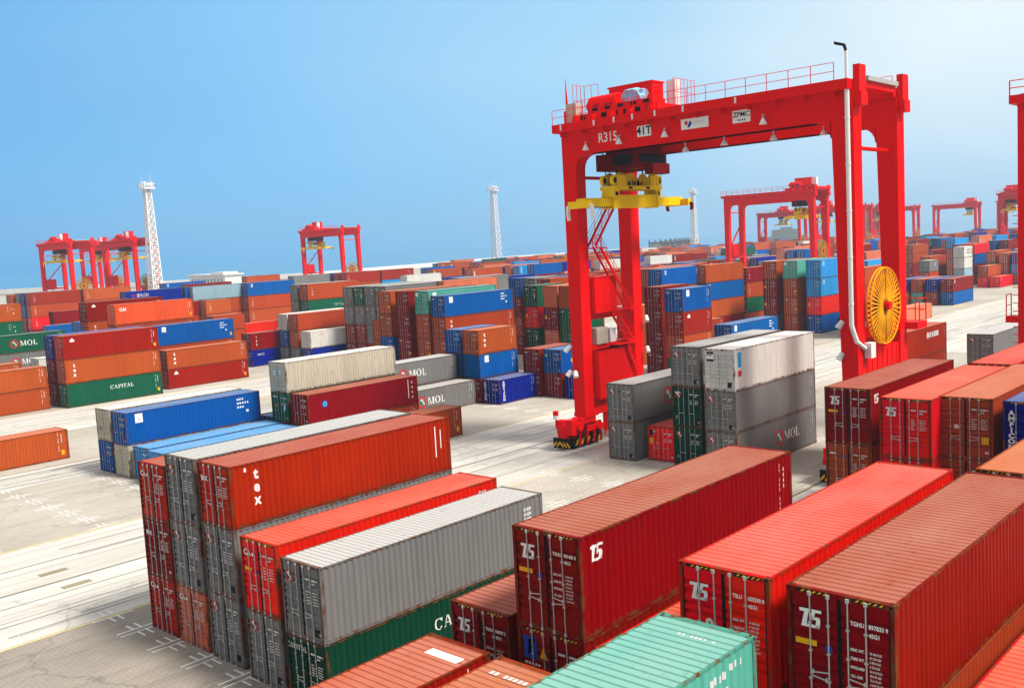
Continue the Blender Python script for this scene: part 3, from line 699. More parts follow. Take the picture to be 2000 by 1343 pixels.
        VF, mi = multi((shift2d(disc2d(0, 0, 0.24, 18, 0.19), -0.72, H*0.79), 0), (polys2d([[(-.86, H*.83), (-.72, H*.85), (-.60, H*.78), (-.56, H*.72), (-.66, H*.74)]]), 1), (polys2d([[(-.84, H*.79), (-.78, H*.80), (-.66, H*.72), (-.72, H*.715)]]), 2))
        D(VF, (REDM, WHITE, BLK), mi, 'logo'); D(rects2d([(0.66, 0.24, 0.96, 0.54)]), (BLK,), None, 'sticker'); D(rects2d([(-.95, 0.55, -.78, 0.78)]), (GREYM,), None, 'sticker')
    elif code == 'cap': Sd(serif_word('CAPITAL', 0.46, 0.08), 0.75 if L > 8 else 0, H*0.62)
    elif code == 'capd': D(join2d(shift2d(serif_word('CAPITAL', 0.20, 0.06), -0.58, H*0.84)))
    elif code == 'grn': D(join2d(bars2d(-.95, H*.82, [.12]*4, .12), bars2d(.6, H*.40, [.16], .5))); D(disc2d(-.5, H*.55, .1, 10), (YEL,), None, 'sticker')
    elif code == 'amf': D(shift2d(vert_word('AMFICON', 0.30, 0.014, 1.2), -0.85, H*0.55))
    elif code == 'amfs': Sd(vert_word('AMFICON', 0.36, 0.016, 1.15), n+.75, H*0.52)
    elif code == 'amfd': D(shift2d(vert_word('AMFICON', 0.34, 0.012, 1.1), -0.85, H*0.52))
    elif code == 'seaco': Sd(text2d('SEACO', 0.85, 0.045), n+3.6, H*0.68); Sd(disc2d(0, 0, .4, 12), n+1.6, H*0.68, (REDM,), None, 'logo')
    elif code == 'sea2': Sd(text2d('SEACO', 0.40, 0.02), n+1.7, H*0.70)
    elif code == 'tsl': Sd(text2d('T S LINES', 0.95, 0.03, 'CENTER', 0.2), f-3.0, H*0.33)
    elif code in ('sq', 'sqs'): Sd(rects2d([(-.32, -.36, .32, .36)]), n+1.15, H*0.79, name='sticker'); Sd(disc2d(0, 0, .08, 8), n+1.15, H*0.76, (BLUEM,), None, 'logo')
    elif code == 'sqd': D(rects2d([(-1.0, H*.77, -.55, H*.93)]), name='sticker')
    elif code == 'tri': Sd(polys2d([[(-.2, -.15), (.2, -.15), (0, .3)]]), n+1.3, H*.8, name='logo'); D(join2d(bars2d(.4, 1.1, [.2, .2], .2), bars2d(.3, H*.78, [.3, .3], .12)))
    elif code == 'pl': Sd(join2d(rects2d([(-.28, -.2, .28, .05)]), disc2d(0, .12, .12, 10)), n+1.2, H*.8, name='logo')
    elif code == 'disc': VF, mi = multi((disc2d(0, 0, .30, 20, .22), 1), (disc2d(0, 0, .22, 20), 0), (disc2d(.02, -.02, .07, 8), 1)); Sd(VF, n+1.75, H*.62, (plain('pale_blue_print', (.10, .33, .60)), BLUEM), mi, 'logo')
    elif code == 'cd': D(join2d(disc2d(-.8, H*.72, .13, 12)), (BLUEM,), None, 'logo'); D(bars2d(.75, 0.9, [.12], .2), (YEL,), None, 'sticker'); Sd(bars2d(0, 0, [.07], 1.7), f-1.15, H*.25); Sd(join2d(*[bars2d(0, i*.45, [.13], .16) for i in range(4)]), f-.75, H*.25)
    elif code == 'code3':
        L_ = []
        for i in range(3): L_.append(bars2d(-.75, -i*.34, [.15]*(3 if i != 1 else 5), .15, .09))
        L_.append(bars2d(.1, -1.1, [.22], .22)); Sd(join2d(*L_), f-1.5, H*.80)
    elif code == 'yt2': Sd(rects2d([(-.14, -.2, .14, .2)]), f-.55, H*.24, (YEL,), None, 'sticker')
    elif code == 'dia': Sd(polys2d([[(0, -.95), (.62, 0), (0, .95), (-.62, 0)]]), n+2.35, H*.50, (plain('sunny_yellow', (.85, .55, .02)),), None, 'logo'); D(disc2d(-.8, H*.75, .16, 12), (plain('lime_sticker', (.5, .6, .05)),), None, 'sticker')
    elif code == 'reef':
        VF, mi = multi((rects2d([(-.92, H*.70, -.38, H*.93)]), 0), (rects2d([(-.92, H*.70, -.38, H*.755), (-.92, H*.875, -.38, H*.93)]), 1)); D(VF, (WHITE, BLUEM), mi, 'logo')
        D(rects2d([(.66, .24, .98, .6)]), (BLK,), None, 'sticker'); Sd(rects2d([(-.25, -.5, .25, .55)]), n+.75, H*.72, (plain('sky_blue_print', (.03, .30, .55)),), None, 'logo'); Sd(rects2d([(-.25, -.2, .25, .2)]), n+.75, H*.40, (REDM,), None, 'logo')
    elif code == 'reefc': D(join2d(rects2d([(-.62, H*.55, -.28, H*.75), (.18, H*.55, .52, H*.75)])), (plain('pale_sticker', (.45, .68, .78)),), None, 'sticker')
    elif code == 'reefd': D(join2d(disc2d(-.55, H*.6, .16, 10), disc2d(.35, H*.6, .16, 10)), (plain('pale_disc', (.55, .75, .85)),), None, 'sticker')
    elif code == 'reefw': Sd(bars2d(0, 0, [1.0], .3), n+1.6, H*.72, (plain('ochre_print', (.45, .40, .25)),), None, 'sticker'); Sd(polys2d([[(-.3, .3), (.3, .3), (0, -.2)]]), n+1.9, H*.2, (plain('pink_print', (.7, .35, .35)),), None, 'sticker')
    elif code == 'doorcream': D(rects2d([(-.75, .85, -.55, 1.15)]), (BLK,), None, 'sticker')
    elif code == 'redtxt': Sd(join2d(disc2d(-1.6, 0, .35, 12), bars2d(-1.1, -.28, [.5, .5, .5, .7], .55, .12)), n+8.3, H*.70, (SOFTW,))
    elif code == 'cross': Sd(join2d(rects2d([(-.5, -.2, .5, .2), (-.2, -.6, .2, .6)])), .9, H*.62, name='logo')
    elif code == 'txt': Sd(join2d(bars2d(-2.2, .1, [.5]*7, .5, .12), bars2d(-2.2, -.6, [.5]*7, .5, .12)), .9, H*.55, (BLK,))
    elif code == 'sc': Sd(join2d(*[bars2d(0, -i*.22, [.13, .13, .13], .14, .05) for i in range(6)]), f-1.25, H*.80, (SOFTW,))
    elif code == 'roofcode2': R.append(('lettering', roof_mark(rects2d([(f-1.1, -.95, f-.75, .35)]), H, [WHITE])))
    elif code == 'roofcode': R.append(('lettering', roof_mark(rects2d([(f-1.0, -.9+i*.17, f-.82, -.78+i*.17) for i in range(10) if i not in (1, 7)]), H, [SOFTW])))
    elif code == 'tealcode':
        Sd(join2d(bars2d(-.9, 0, [.10]*4, .17, .07), bars2d(-.1, .1, [.1, .1, .1], .15, .1), bars2d(-.5, -.35, [.12]*2, .17, .06)), f-1.0, H*.80, (SOFTW,)); Sd(rects2d([(-.1, -.15, .1, .15)]), f-1.0, H*.42, (YEL,), None, 'sticker')
        R.append(('lettering', roof_mark(rects2d([(f-.90, -.7+i*.11, f-.80, -.64+i*.11) for i in range(9) if i not in (1, 6)]), H, [SOFTW])))
    return R
IDS = {'middle foreground': ('TGHU', '901405 0'), 'behind the teal': ('TSLU', '650290 0'), 'right foreground': ('TGHU', '897833 9'), 'beside the big': ('TGHU', '838937 3')}
TIERW = {1: ['standing singly'], 2: ['lower one', 'upper one'], 3: ['bottom one', 'middle one', 'top one'], 4: ['bottom one', 'second up', 'third up', 'top one']}
ALLC = []          # (root, stack index, tier index)
def set_slot(o, i, m):
    o.material_slots[i].link = 'OBJECT'; o.material_slots[i].material = m
def make_container(x, y, z, L, tk, ck, label, codes, lod, idt=None, seed=0):
    H = HT[tk]; LL = 12.192 if L == 40 else 6.058
    r = empty('shipping_container', (x+LL/2, y+W/2, z))
    tag(r, label, 'container', 'stacked shipping containers')
    s = link('shell', cached(('s', L, tk, lod), lambda: shell_mesh(LL, H, lod)), r); set_slot(s, 0, WALL[ck])
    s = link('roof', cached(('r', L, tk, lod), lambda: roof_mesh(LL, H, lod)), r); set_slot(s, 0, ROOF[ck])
    s = link('frame', cached(('f', L, tk, lod), lambda: frame_mesh(LL, H, lod)), r); set_slot(s, 0, FRAME[ck])
    if 'e' in codes:
        s = link('end_wall', cached(('e', L, tk), lambda: blank_end_mesh(LL, H)), r); set_slot(s, 0, WALL[ck])
    else:
        for sd in (-1, 1):
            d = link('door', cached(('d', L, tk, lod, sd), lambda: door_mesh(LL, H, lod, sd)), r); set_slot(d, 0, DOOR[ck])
            if lod == 0:
                for u in (BARS[:2] if sd < 0 else BARS[2:]):
                    def mk(u=u):
                        b = MB(); bar_geo(b, LL, H, u, 0); return b.mesh('locking_bar', [GALV])
                    link('locking_bar', cached(('b', L, tk, u), mk), d)
        if idt: link('lettering', door_mark(id_text(*idt, '', H), LL, [WHITE]), r)
        else:
            v = seed % 4
            link('lettering', cached(('gp', L, tk, v, lod > 0), lambda: door_mark(generic_door_print(H, v, 5 if lod == 0 else 3), LL, [SOFTW])), r)
    if lod < 2 and not (set(codes) & {'tex', 'cd', 'code3', 'tealcode', 'sc', 'cai2'}):
        def cm():
            V = [bars2d(-.05, -.85+i*.17, [.06], .12) for i in range(10) if i % 4 != 3] + [bars2d(.22, -.1+i*.2, [.1], .13) for i in range(4)]
            return side_mark(join2d(*V), LL/2-0.85, H*.62, LL, [SOFTW])
        link('lettering', cached(('sc', L, tk), cm), r)
    for c in codes:
        if c in ('x', 'e', ''): continue
        for nm, me in cached(('m', c, L, tk), lambda: marks_for(c, LL, H, seed)): link(nm, me, r)
    return r
HIDE = set(k for k in HIDDEN if k[0] not in (8, 9, 13, 15))
rest = {}
for si, (x, y, tiers, cols, phrase, L, marks) in enumerate(STACKS):
    mk = (marks.split('|') + ['']*5)[:5] if marks else ['']*5
    LL = 12.192 if L == 40 else 6.058
    dep = (Vector((x+2, y+1, 4))-CAM_POS).dot(fw)
    lod = 0 if dep < 62 else (1 if dep < 150 else 2)
    z = 0.0
    for ti, (tk, ck) in enumerate(zip(tiers, cols)):
        if (si, ti) in HIDE: rest.setdefault(ck, []).append((x, y, z, LL, HT[tk]))
        else:
            idt = None
            codes = [c for c in mk[ti].split(',') if c]
            if 'ts' in codes:
                for k, v in IDS.items():
                    if k in phrase: idt = v
            lab = '%s%s container, %s %s' % ('short ' if L == 20 else '', CW[ck], TIERW[len(tiers)][ti], phrase)
            r = make_container(x, y, z+0.004*(ti > 0), L, tk, ck, lab, codes, lod, idt, si*3+ti)
            ALLC.append((r, si, ti))
        z += HT[tk]
# the containers underneath and behind that hold the visible ones up
if rest:
    b = MB(); ks = sorted(rest)
    for i, k in enumerate(ks):
        for x, y, z, LL, H in rest[k]: b.box(x+.02, x+LL-.02, y+.02, y+W-.02, z+.01, z+H-.02, i)
    o = b.build('buried_containers', [WALL[k] for k in ks], fix=False)
    tag(o, 'containers buried deep inside the stacks under and behind the visible ones', 'containers', kind='stuff')
# ------------------------------------------------------------------ ground, water
def world_mat(name, c0, c1, scale, stretch, rough=0.85, stain=0.25, stainc=(0.16, 0.14, 0.12), blocks=False):
    m, t, b = mat_base(name, rough)
    tc = N(t, 'ShaderNodeTexCoord')
    def nz(s, d, st):
        mp = N(t, 'ShaderNodeMapping'); mp.inputs['Scale'].default_value = st; t.links.new(tc.outputs['Object'], mp.inputs['Vector'])
        n = N(t, 'ShaderNodeTexNoise'); n.inputs['Scale'].default_value = s; n.inputs['Detail'].default_value = d; n.inputs['Roughness'].default_value = 0.62
        t.links.new(mp.outputs[0], n.inputs['Vector']); return n.outputs['Fac']
    c = mixc(t, ramp2(t, nz(scale, 5.0, stretch), 0.30, 0.70), c0, c1)
    f = ramp2(t, nz(scale*2.7, 6.0, stretch), 0.52, 0.72); k = N(t, 'ShaderNodeMath', operation='MULTIPLY'); k.inputs[1].default_value = stain
    t.links.new(f, k.inputs[0]); c = mixc(t, k.outputs[0], c, stainc)
    f = ramp2(t, nz(1.1, 5.0, (1, 1, 1)), 0.60, 0.70); k = N(t, 'ShaderNodeMath', operation='MULTIPLY'); k.inputs[1].default_value = stain*0.5
    t.links.new(f, k.inputs[0]); c = mixc(t, k.outputs[0], c, stainc)
    mpw = N(t, 'ShaderNodeMapping'); mpw.inputs['Scale'].default_value = (0.04, 0.9, 1); t.links.new(tc.outputs['Object'], mpw.inputs['Vector'])
    wv = N(t, 'ShaderNodeTexNoise'); wv.inputs['Scale'].default_value = 1.0; wv.inputs['Detail'].default_value = 8.0; wv.inputs['Roughness'].default_value = 0.7; wv.inputs['Distortion'].default_value = 0.6
    t.links.new(mpw.outputs[0], wv.inputs['Vector']); f = ramp2(t, wv.outputs['Fac'], 0.53, 0.62); k = N(t, 'ShaderNodeMath', operation='MULTIPLY'); k.inputs[1].default_value = stain*0.9
    t.links.new(f, k.inputs[0]); c = mixc(t, k.outputs[0], c, tuple(x*0.75 for x in stainc))
    vo = N(t, 'ShaderNodeTexVoronoi'); vo.feature = 'DISTANCE_TO_EDGE'; vo.inputs['Scale'].default_value = 0.11
    nzw = N(t, 'ShaderNodeTexNoise'); nzw.inputs['Scale'].default_value = 0.5; nzw.inputs['Detail'].default_value = 4; t.links.new(tc.outputs['Object'], nzw.inputs['Vector'])
    mxv = N(t, 'ShaderNodeMixRGB'); mxv.inputs[0].default_value = 0.75; t.links.new(tc.outputs['Object'], mxv.inputs[1])
    scv = N(t, 'ShaderNodeVectorMath', operation='MULTIPLY_ADD'); scv.inputs[1].default_value = (3, 3, 3); t.links.new(nzw.outputs['Color'], scv.inputs[0]); t.links.new(tc.outputs['Object'], scv.inputs[2]); t.links.new(scv.outputs[0], vo.inputs['Vector'])
    f = ramp2(t, vo.outputs['Distance'], 0.0, 0.012, (1, 1, 1, 1), (0, 0, 0, 1)); k = N(t, 'ShaderNodeMath', operation='MULTIPLY'); k.inputs[1].default_value = min(0.5, stain*1.3)
    t.links.new(f, k.inputs[0]); c = mixc(t, k.outputs[0], c, tuple(x*0.6 for x in stainc))
    if blocks:
        br = N(t, 'ShaderNodeTexBrick'); br.inputs['Scale'].default_value = 1.0; br.inputs['Brick Width'].default_value = 0.44; br.inputs['Row Height'].default_value = 0.22
        br.inputs['Mortar Size'].default_value = 0.014; br.inputs['Color1'].default_value = (0.93, 0.93, 0.93, 1); br.inputs['Color2'].default_value = (1.0, 1.0, 1.0, 1); br.inputs['Mortar'].default_value = (0.66, 0.66, 0.66, 1)
        t.links.new(tc.outputs['Object'], br.inputs['Vector']); c = mixc(t, 1.0, c, br.outputs['Color'], 'MULTIPLY')
    t.links.new(c, b.inputs['Base Color']); return m
YARD = world_mat('yard_paving', (0.40, 0.365, 0.315), (0.53, 0.495, 0.44), 0.10, (0.8, 1.2, 1), 0.9, 0.25, (0.27, 0.245, 0.21), blocks=True)
CONC = world_mat('lane_concrete', (0.47, 0.45, 0.41), (0.66, 0.645, 0.605), 0.16, (0.22, 2.0, 1), 0.85, 0.30, (0.34, 0.31, 0.27))
LINE = plain('lane_joint', (0.16, 0.15, 0.145), 0.9)
TRACK = world_mat('tyre_marks', (0.40, 0.385, 0.36), (0.58, 0.56, 0.52), 0.5, (0.12, 3.0, 1), 0.85, 0.1)
PAINTW = world_mat('ground_paint', (0.72, 0.71, 0.68), (0.80, 0.79, 0.76), 0.8, (1, 1, 1), 0.8, 0.3, (0.40, 0.38, 0.35))
PAINTY = world_mat('yellow_ground_paint', (0.62, 0.47, 0.14), (0.66, 0.56, 0.30), 0.9, (1, 1, 1), 0.8, 0.3, (0.6, 0.58, 0.5))
LAND = [(-400, -260), (980, -260), (1000, 150), (869, 232), (1036, 427), (1072, 566), (1040, 700), (796, 729), (570, 644), (434, 605), (353, 683), (281, 783), (60, 900), (-400, 900)]
b = MB(); b.prism(LAND, 'z', -3.0, 0.0)
g = b.build('yard_ground', YARD); tag(g, kind='structure')
def sheet(name, rects, z, mat):
    b = MB()
    for x0, x1, y0, y1 in rects: b.quad((x0, y0, z), (x1, y0, z), (x1, y1, z), (x0, y1, z))
    o = b.build(name, mat, fix=False); tag(o, kind='structure'); return o
PITCHY = 56.7
lanes, joints, tracks, yel = [], [], [], []
for k in range(-1, 5):
    o = PITCHY*k
    X1 = 700 if k < 4 else 420
    lanes += [(-80, X1, 45.55+o, 61.2+o), (-80, X1, 22.1+o, 28.0+o)]
    for y, hw in ((52.95, .09), (48.2, .04), (50.9, .04), (57.2, .04), (24.2, .05), (26.2, .05), (23.0, .03), (28.05, .09), (26.85, .09)): joints.append((-80, X1, y-hw+o, y+hw+o))
    for y, hw in ((49.6, .5), (54.9, .35), (58.2, .35), (56.0, .3), (25.2, .4), (60.1, .2)): tracks.append((-80, X1, y-hw+o, y+hw+o))
    for y in (45.38, 28.15, 61.35): yel.append((-80, X1, y-.08+o, y+.08+o))
lanes += [(128, 260, 28.3, 45.2)]
YARD2 = world_mat('worn_yard_paving', (0.29, 0.258, 0.225), (0.40, 0.36, 0.315), 0.12, (0.8, 1.2, 1), 0.9, 0.30, (0.17, 0.15, 0.125), blocks=True)
sheet('worn_paving', [(-80, 33.0, 28.3, 45.3), (-80, 60, 4.0, 21.9)], 0.004, YARD2)
sheet('lane', lanes, 0.004, CONC); sheet('tyre_tracks', tracks, 0.008, TRACK); sheet('lane_joints', joints, 0.012, LINE); sheet('yellow_line', yel, 0.008, PAINTY)
cj, pat, sk = [], [], []
rg = random.Random(5)
for k in range(0, 3):
    for y0, y1 in ((45.7+PITCHY*k, 61.0+PITCHY*k), (22.2+PITCHY*k, 27.9+PITCHY*k)):
        x = -20.0
        while x < 220: cj.append((x-.02, x+.02, y0, y1)); x += 6.0
        for i in range(16):
            px, py = rg.uniform(-10, 200), rg.uniform(y0, y1-3); pat.append((px, px+rg.choice((2.9, 5.9)), py, py+rg.uniform(1.2, 2.6)))
        for i in range(46):
            px, py = rg.uniform(-20, 200), rg.uniform(y0+.3, y1-.5); L_ = rg.uniform(3, 26); hw = rg.uniform(.05, .16); sk.append((px, px+L_, py-hw, py+hw))
            if rg.random() < .6: sk.append((px+rg.uniform(-1, 1), px+L_, py+2.1-hw, py+2.1+hw))
PATCH = world_mat('patched_concrete', (0.40, 0.385, 0.35), (0.55, 0.535, 0.50), 0.4, (1, 1, 1), 0.9, 0.3)
SKID = world_mat('rubber_marks', (0.26, 0.25, 0.235), (0.46, 0.445, 0.42), 0.9, (0.3, 2, 1), 0.9, 0.1)
sheet('patched_slabs', pat, 0.0055, PATCH); sheet('rubber_marks', sk, 0.0068, SKID); sheet('slab_joints', cj, 0.0076, TRACK)
cross = []
def slot(x, y):
    r = []
    for s in (-1, 1):
        r += [(x-1.0, x+1.0, y+s*0.20-.05, y+s*0.20+.05), (x-.05+s*.20, x+.05+s*.20, y+.251, y+.95), (x-.05+s*.20, x+.05+s*.20, y-.95, y-.251)]
    return r
for bx in (6.9, 19.75, 27.0, 33.5, 46.4, 52.3, 58.6, 72.0, 85.0):
    for by, nrow in ((4.6, 7), (28.2, 7), (61.6, 7), (84.9, 7)):
        if bx == 27.0 and by < 60: continue
        if by > 80 and bx < 40: continue
        for i in range(nrow): cross += slot(bx, by+i*2.87)
sheet('slot_markings', cross, 0.006, PAINTW)
b = MB(); b.polyface([(196.5, 64.6, .006), (199.5, 64.2, .006), (201.8, 64.9, .006), (201.0, 65.6, .006), (198.2, 65.4, .006), (196.8, 65.5, .006)])
o = b.build('yellow_paint_patch', PAINTY, fix=False); tag(o, kind='structure')
b = MB(); b.quad((-9000, -6000, -1.6), (12000, -6000, -1.6), (12000, 12000, -1.6), (-9000, 12000, -1.6))
m, t, bs = mat_base('sea_water', 0.18)
bs.inputs['Base Color'].default_value = (0.05, 0.22, 0.42, 1)
tc2 = N(t, 'ShaderNodeTexCoord'); n2 = N(t, 'ShaderNodeTexNoise'); n2.inputs['Scale'].default_value = 0.12; n2.inputs['Detail'].default_value = 6
t.links.new(tc2.outputs['Object'], n2.inputs['Vector'])
bp_ = N(t, 'ShaderNodeBump'); bp_.inputs['Strength'].default_value = 0.6; bp_.inputs['Distance'].default_value = 1.0
t.links.new(n2.outputs['Fac'], bp_.inputs['Height']); t.links.new(bp_.outputs[0], bs.inputs['Normal'])
o = b.build('sea', m, fix=False); tag(o, kind='structure')
# steel drain plates let into the lane, faded paint patch on the far road
PLATE = paint('drain_plate_steel', (0.34, 0.29, 0.21), 0.6, rust=0.3)
for x, y, lb in ((20.9, 54.8, 'rusty drain plate in the concrete lane farther from the front stack'), (20.8, 51.6, 'rusty drain plate in the concrete lane nearer the front stack')):
    b = MB(); b.box(-.75, .75, -.25, .25, 0.0, 0.03)
    for i in range(6): b.box(-.65+i*.22, -.52+i*.22, -.2, .2, 0.03, 0.045)
    o = b.build('drain_plate', PLATE); o.location = (x, y, 0.003); tag(o, lb, 'drain plate', 'drain plates in the lane')

# ------------------------------------------------------------------ breakwater, port building, racks, masts
WHT = world_mat('white_masonry', (0.74, 0.73, 0.70), (0.80, 0.79, 0.77), 0.2, (1, 1, 1), 0.8, 0.08)
BEI = world_mat('beige_rubble', (0.42, 0.36, 0.30), (0.56, 0.50, 0.43), 0.25, (1, 1, 2), 0.9, 0.2)
path = [(-300, 905), (60, 860), (281, 783), (353, 683), (434, 605), (570, 644), (796, 729), (1030, 690)]
pb = MB(); pw = MB()
for (xa, ya), (xb, yb) in zip(path, path[1:]):
    pb.bar((xa, ya, 0.6), (xb, yb, 0.6), 7.0, 1.2); pw.bar((xa, ya, 2.9), (xb, yb, 2.9), 1.6, 3.4)
br = empty('breakwater', (281, 783, 0)); tag(br, 'long low white breakwater wall along the sea on the left horizon', 'breakwater')
for nm, q, mt in (('rubble_base', pb, BEI), ('parapet', pw, WHT)):
    o = q.build(nm, mt, br); o.matrix_parent_inverse = Matrix.Translation((-281, -783, 0))
bl = empty('port_building', (352, 596, 0), rad(-100)); tag(bl, 'low white port building with dark windows on the left horizon', 'building')
b = MB(); b.box(-33, 33, -6, 6, 0, 7.5); b.box(-34, 34, -7, 7, 7.5, 8.3); b.box(6, 28, -5, 5, 8.3, 9.6); b.build('wall', WHT, bl)
DGL = plain('dark_window', (0.05, 0.07, 0.09), 0.2)
for i in range(10):
    b = MB(); x = -27+i*6; b.box(x-.9, x+.9, -6.06, -6.003, 2.6, 5.2); b.box(x-.9, x+.9, 6.003, 6.06, 2.6, 5.2); b.build('window', DGL, bl)
GRB = world_mat('grey_cladding', (0.30, 0.32, 0.31), (0.36, 0.38, 0.36), 0.1, (1, 1, 1), 0.8, 0.15)
for (x, y, sx, sy, h, lb) in ((690, 350, 26, 30, 17, 'grey green stepped building fading in haze behind the far red cranes'), (566, 236, 22, 24, 27, 'tall grey hazy block seen between the big crane right legs')):
    e = empty('hazy_building', (x, y, 0), rad(20)); tag(e, lb, 'building')
    b = MB(); b.box(-sx/2, sx/2, -sy/2, sy/2, 0, h*.7); b.box(-sx*.3, sx*.35, -sy*.35, sy*.3, h*.7, h); b.box(-sx*.8, -sx/2, -sy*.4, sy*.4, 0, h*.45); b.build('wall', GRB, e)
    b = MB(); b.box(-sx*.2, sx*.1, -sy*.2, sy*.1, h, h+1.6); b.build('roof_plant', GRB, e)
# reefer racks: steel gantry frames with white boxes
RK = plain('rack_steel', (0.12, 0.12, 0.13), 0.6)
rk = empty('reefer_rack', (560, 380, 0), rad(24.9)); tag(rk, 'long dark steel rack of white reefers on the horizon right of the big crane', 'reefer rack')
b = MB()
for i in range(27):
    for yy in (-4, 4): b.box(i*8-.5, i*8+.5, yy-.4, yy+.4, 0, 13.2 if i % 3 else 14.5)
for z in (4.2, 8.4, 12.4): b.box(-1, 26*8+1, -4.5, 4.5, z, z+.5)
b.build('gantry_frame', RK, rk)
for z in (0.05, 4.75, 8.95):
    rr = random.Random(int(z*10))
    for i in range(26):
        if rr.random() < .85:
            if z < 1 and i == 0 or 'rme' not in globals():
                b = MB(); b.box(-3.1, 3.1, -3, 3, 0, 3.0); b.box(-3.13, -3.1, -2.6, 2.6, .3, 2.7); rme = b.mesh('reefer_box', [WALL['W']])
            ro_ = link('reefer_box', rme); ro_.location = rk.matrix_basis @ Vector((i*8+4.0, 0, z)) if False else (560+math.cos(rad(24.9))*(i*8+4.0), 380+math.sin(rad(24.9))*(i*8+4.0), z); ro_.rotation_euler = (0, 0, rad(24.9))
            tag(ro_, 'white reefer box stored in the dark steel rack on the horizon', 'container', 'reefers in the horizon rack')
MASTW = plain('mast_white_paint', (0.80, 0.80, 0.80), 0.5)
def make_mast(x, y, h, lb):
    r = empty('lattice_mast', (x, y, 0)); tag(r, lb, 'light mast', 'white lattice light masts')
    b = MB(); lev = [i*h*0.94/16 for i in range(17)]
    def hw(z): return 1.95 - (1.95-0.9)*z/(h*0.94)
    for sx in (-1, 1):
        for sy in (-1, 1):
            b.tube((sx*hw(0), sy*hw(0), 0), (sx*hw(lev[-1]), sy*hw(lev[-1]), lev[-1]), 0.24, 6)
    for za, zb in zip(lev, lev[1:]):
        a, c = hw(za), hw(zb)
        for p, q in (((-1, -1), (1, -1)), ((1, -1), (1, 1)), ((1, 1), (-1, 1)), ((-1, 1), (-1, -1))):
            b.bar((p[0]*a, p[1]*a, za), (q[0]*c, q[1]*c, zb), .20, .20); b.bar((q[0]*a, q[1]*a, za), (p[0]*c, p[1]*c, zb), .20, .20)
            b.bar((p[0]*c, p[1]*c, zb), (q[0]*c, q[1]*c, zb), .22, .22)
    b.build('lattice', MASTW, r)
    b = MB(); b.box(-.28, .28, -.2, .2, 0, h*.93); b.build('ladder_shaft', MASTW, r)
    b = MB(); b.box(-2.0, 2.0, -2.0, 2.0, h*.94, h*.95)
    for i in range(9):
        for s in (-2.0, 2.0):
            b.box(-2.0+i*.5-.05, -2.0+i*.5+.05, s-.05, s+.05, h*.95, h*.975); b.box(s-.05, s+.05, -2.0+i*.5-.05, -2.0+i*.5+.05, h*.95, h*.975)
    for s in (-2.0, 2.0):
        b.box(-2.0, 2.0, s-.06, s+.06, h*.975, h*.979); b.box(s-.06, s+.06, -2.0, 2.0, h*.975, h*.979)
    b.build('lamp_platform', MASTW, r)
    for k in range(8):
        a = k*math.pi/4; b = MB(); b.box(-.32, .32, -.2, .2, -.35, .35); o = b.build('floodlight', MASTW, r)
        o.location = (1.7*math.cos(a), 1.7*math.sin(a), h*.955+.8+.6*(k % 2)); o.rotation_euler = (rad(-25), 0, a+math.pi/2)
    b = MB(); b.tube((1.5, 0, h*.95), (1.5, 0, h*1.05), .07, 5); b.tube((-1, 1, h*.95), (-1, 1, h*1.03), .06, 5); b.build('lightning_rod', MASTW, r)
make_mast(163.2, 314.8, 44.8, 'white lattice light mast at the left behind the crane group')
make_mast(332.3, 314, 44.6, 'white lattice light mast left of the big crane')
make_mast(517, 322, 44.6, 'white lattice light mast right of the yellow spreader')

# ------------------------------------------------------------------ rubber tyred gantry cranes
CRED = paint('crane_red', (0.82, 0.0012, 0.001), 0.42, streak=0.12, var=0.0, lift=0.05)
CDRK = paint('crane_dark_red', (0.13, 0.002, 0.002), 0.5, streak=0.1, var=0.0, lift=0.1)
CYEL = paint('spreader_yellow', (0.95, 0.60, 0.002), 0.45, streak=0.07, var=0.0, lift=0.2)
REELY = plain('reel_yellow', (0.86, 0.37, 0.002), 0.45)
REELD = plain('reel_brown', (0.42, 0.20, 0.02), 0.6)
CGREY = plain('walkway_grating', (0.40, 0.38, 0.36), 0.7)
CWHITE = plain('crane_white', (0.78, 0.77, 0.74), 0.5)
TARP = plain('blue_tarp', (0.22, 0.60, 0.85), 0.45)
GLASS = plain('cab_glass', (0.012, 0.014, 0.015), 0.15)
TYRE = plain('tyre_rubber', (0.02, 0.02, 0.022), 0.8)
BEIGE = plain('beige_cabinet', (0.50, 0.42, 0.34), 0.6)
def rails(b, pts, h=1.05, step=1.6, r=0.028, mi=0):
    for (a, c) in zip(pts, pts[1:]):
        a = Vector(a); c = Vector(c); d = (c-a).length; n = max(1, int(d/step))
        for i in range(n+1): p = a+(c-a)*i/n; b.tube(p, p+Vector((0, 0, h)), r, 5, mi)
        for k in (0.5, 1.0): b.tube(a+Vector((0, 0, h*k)), c+Vector((0, 0, h*k)), r*0.8, 5, mi)
def stair(b, p0, p1, wy, rail=True):
    p0 = Vector(p0); p1 = Vector(p1)
    for s in (0, wy): b.bar(p0+Vector((0, s, 0)), p1+Vector((0, s, 0)), .05, .24)
    n = int((p1-p0).length/0.27)
    for i in range(1, n): p = p0+(p1-p0)*i/n; b.box(p.x-.11, p.x+.11, p.y, p.y+wy, p.z-.015, p.z+.015)
    if rail:
        for s in (0, wy):
            o = Vector((0, s, 0)); m = max(2, int((p1-p0).length/1.3))
            for i in range(m+1): p = p0+(p1-p0)*i/m+o; b.tube(p, p+Vector((0, 0, 1.0)), .025, 4)
            for k in (.55, 1.0): b.tube(p0+o+Vector((0, 0, k)), p1+o+Vector((0, 0, k)), .022, 4)
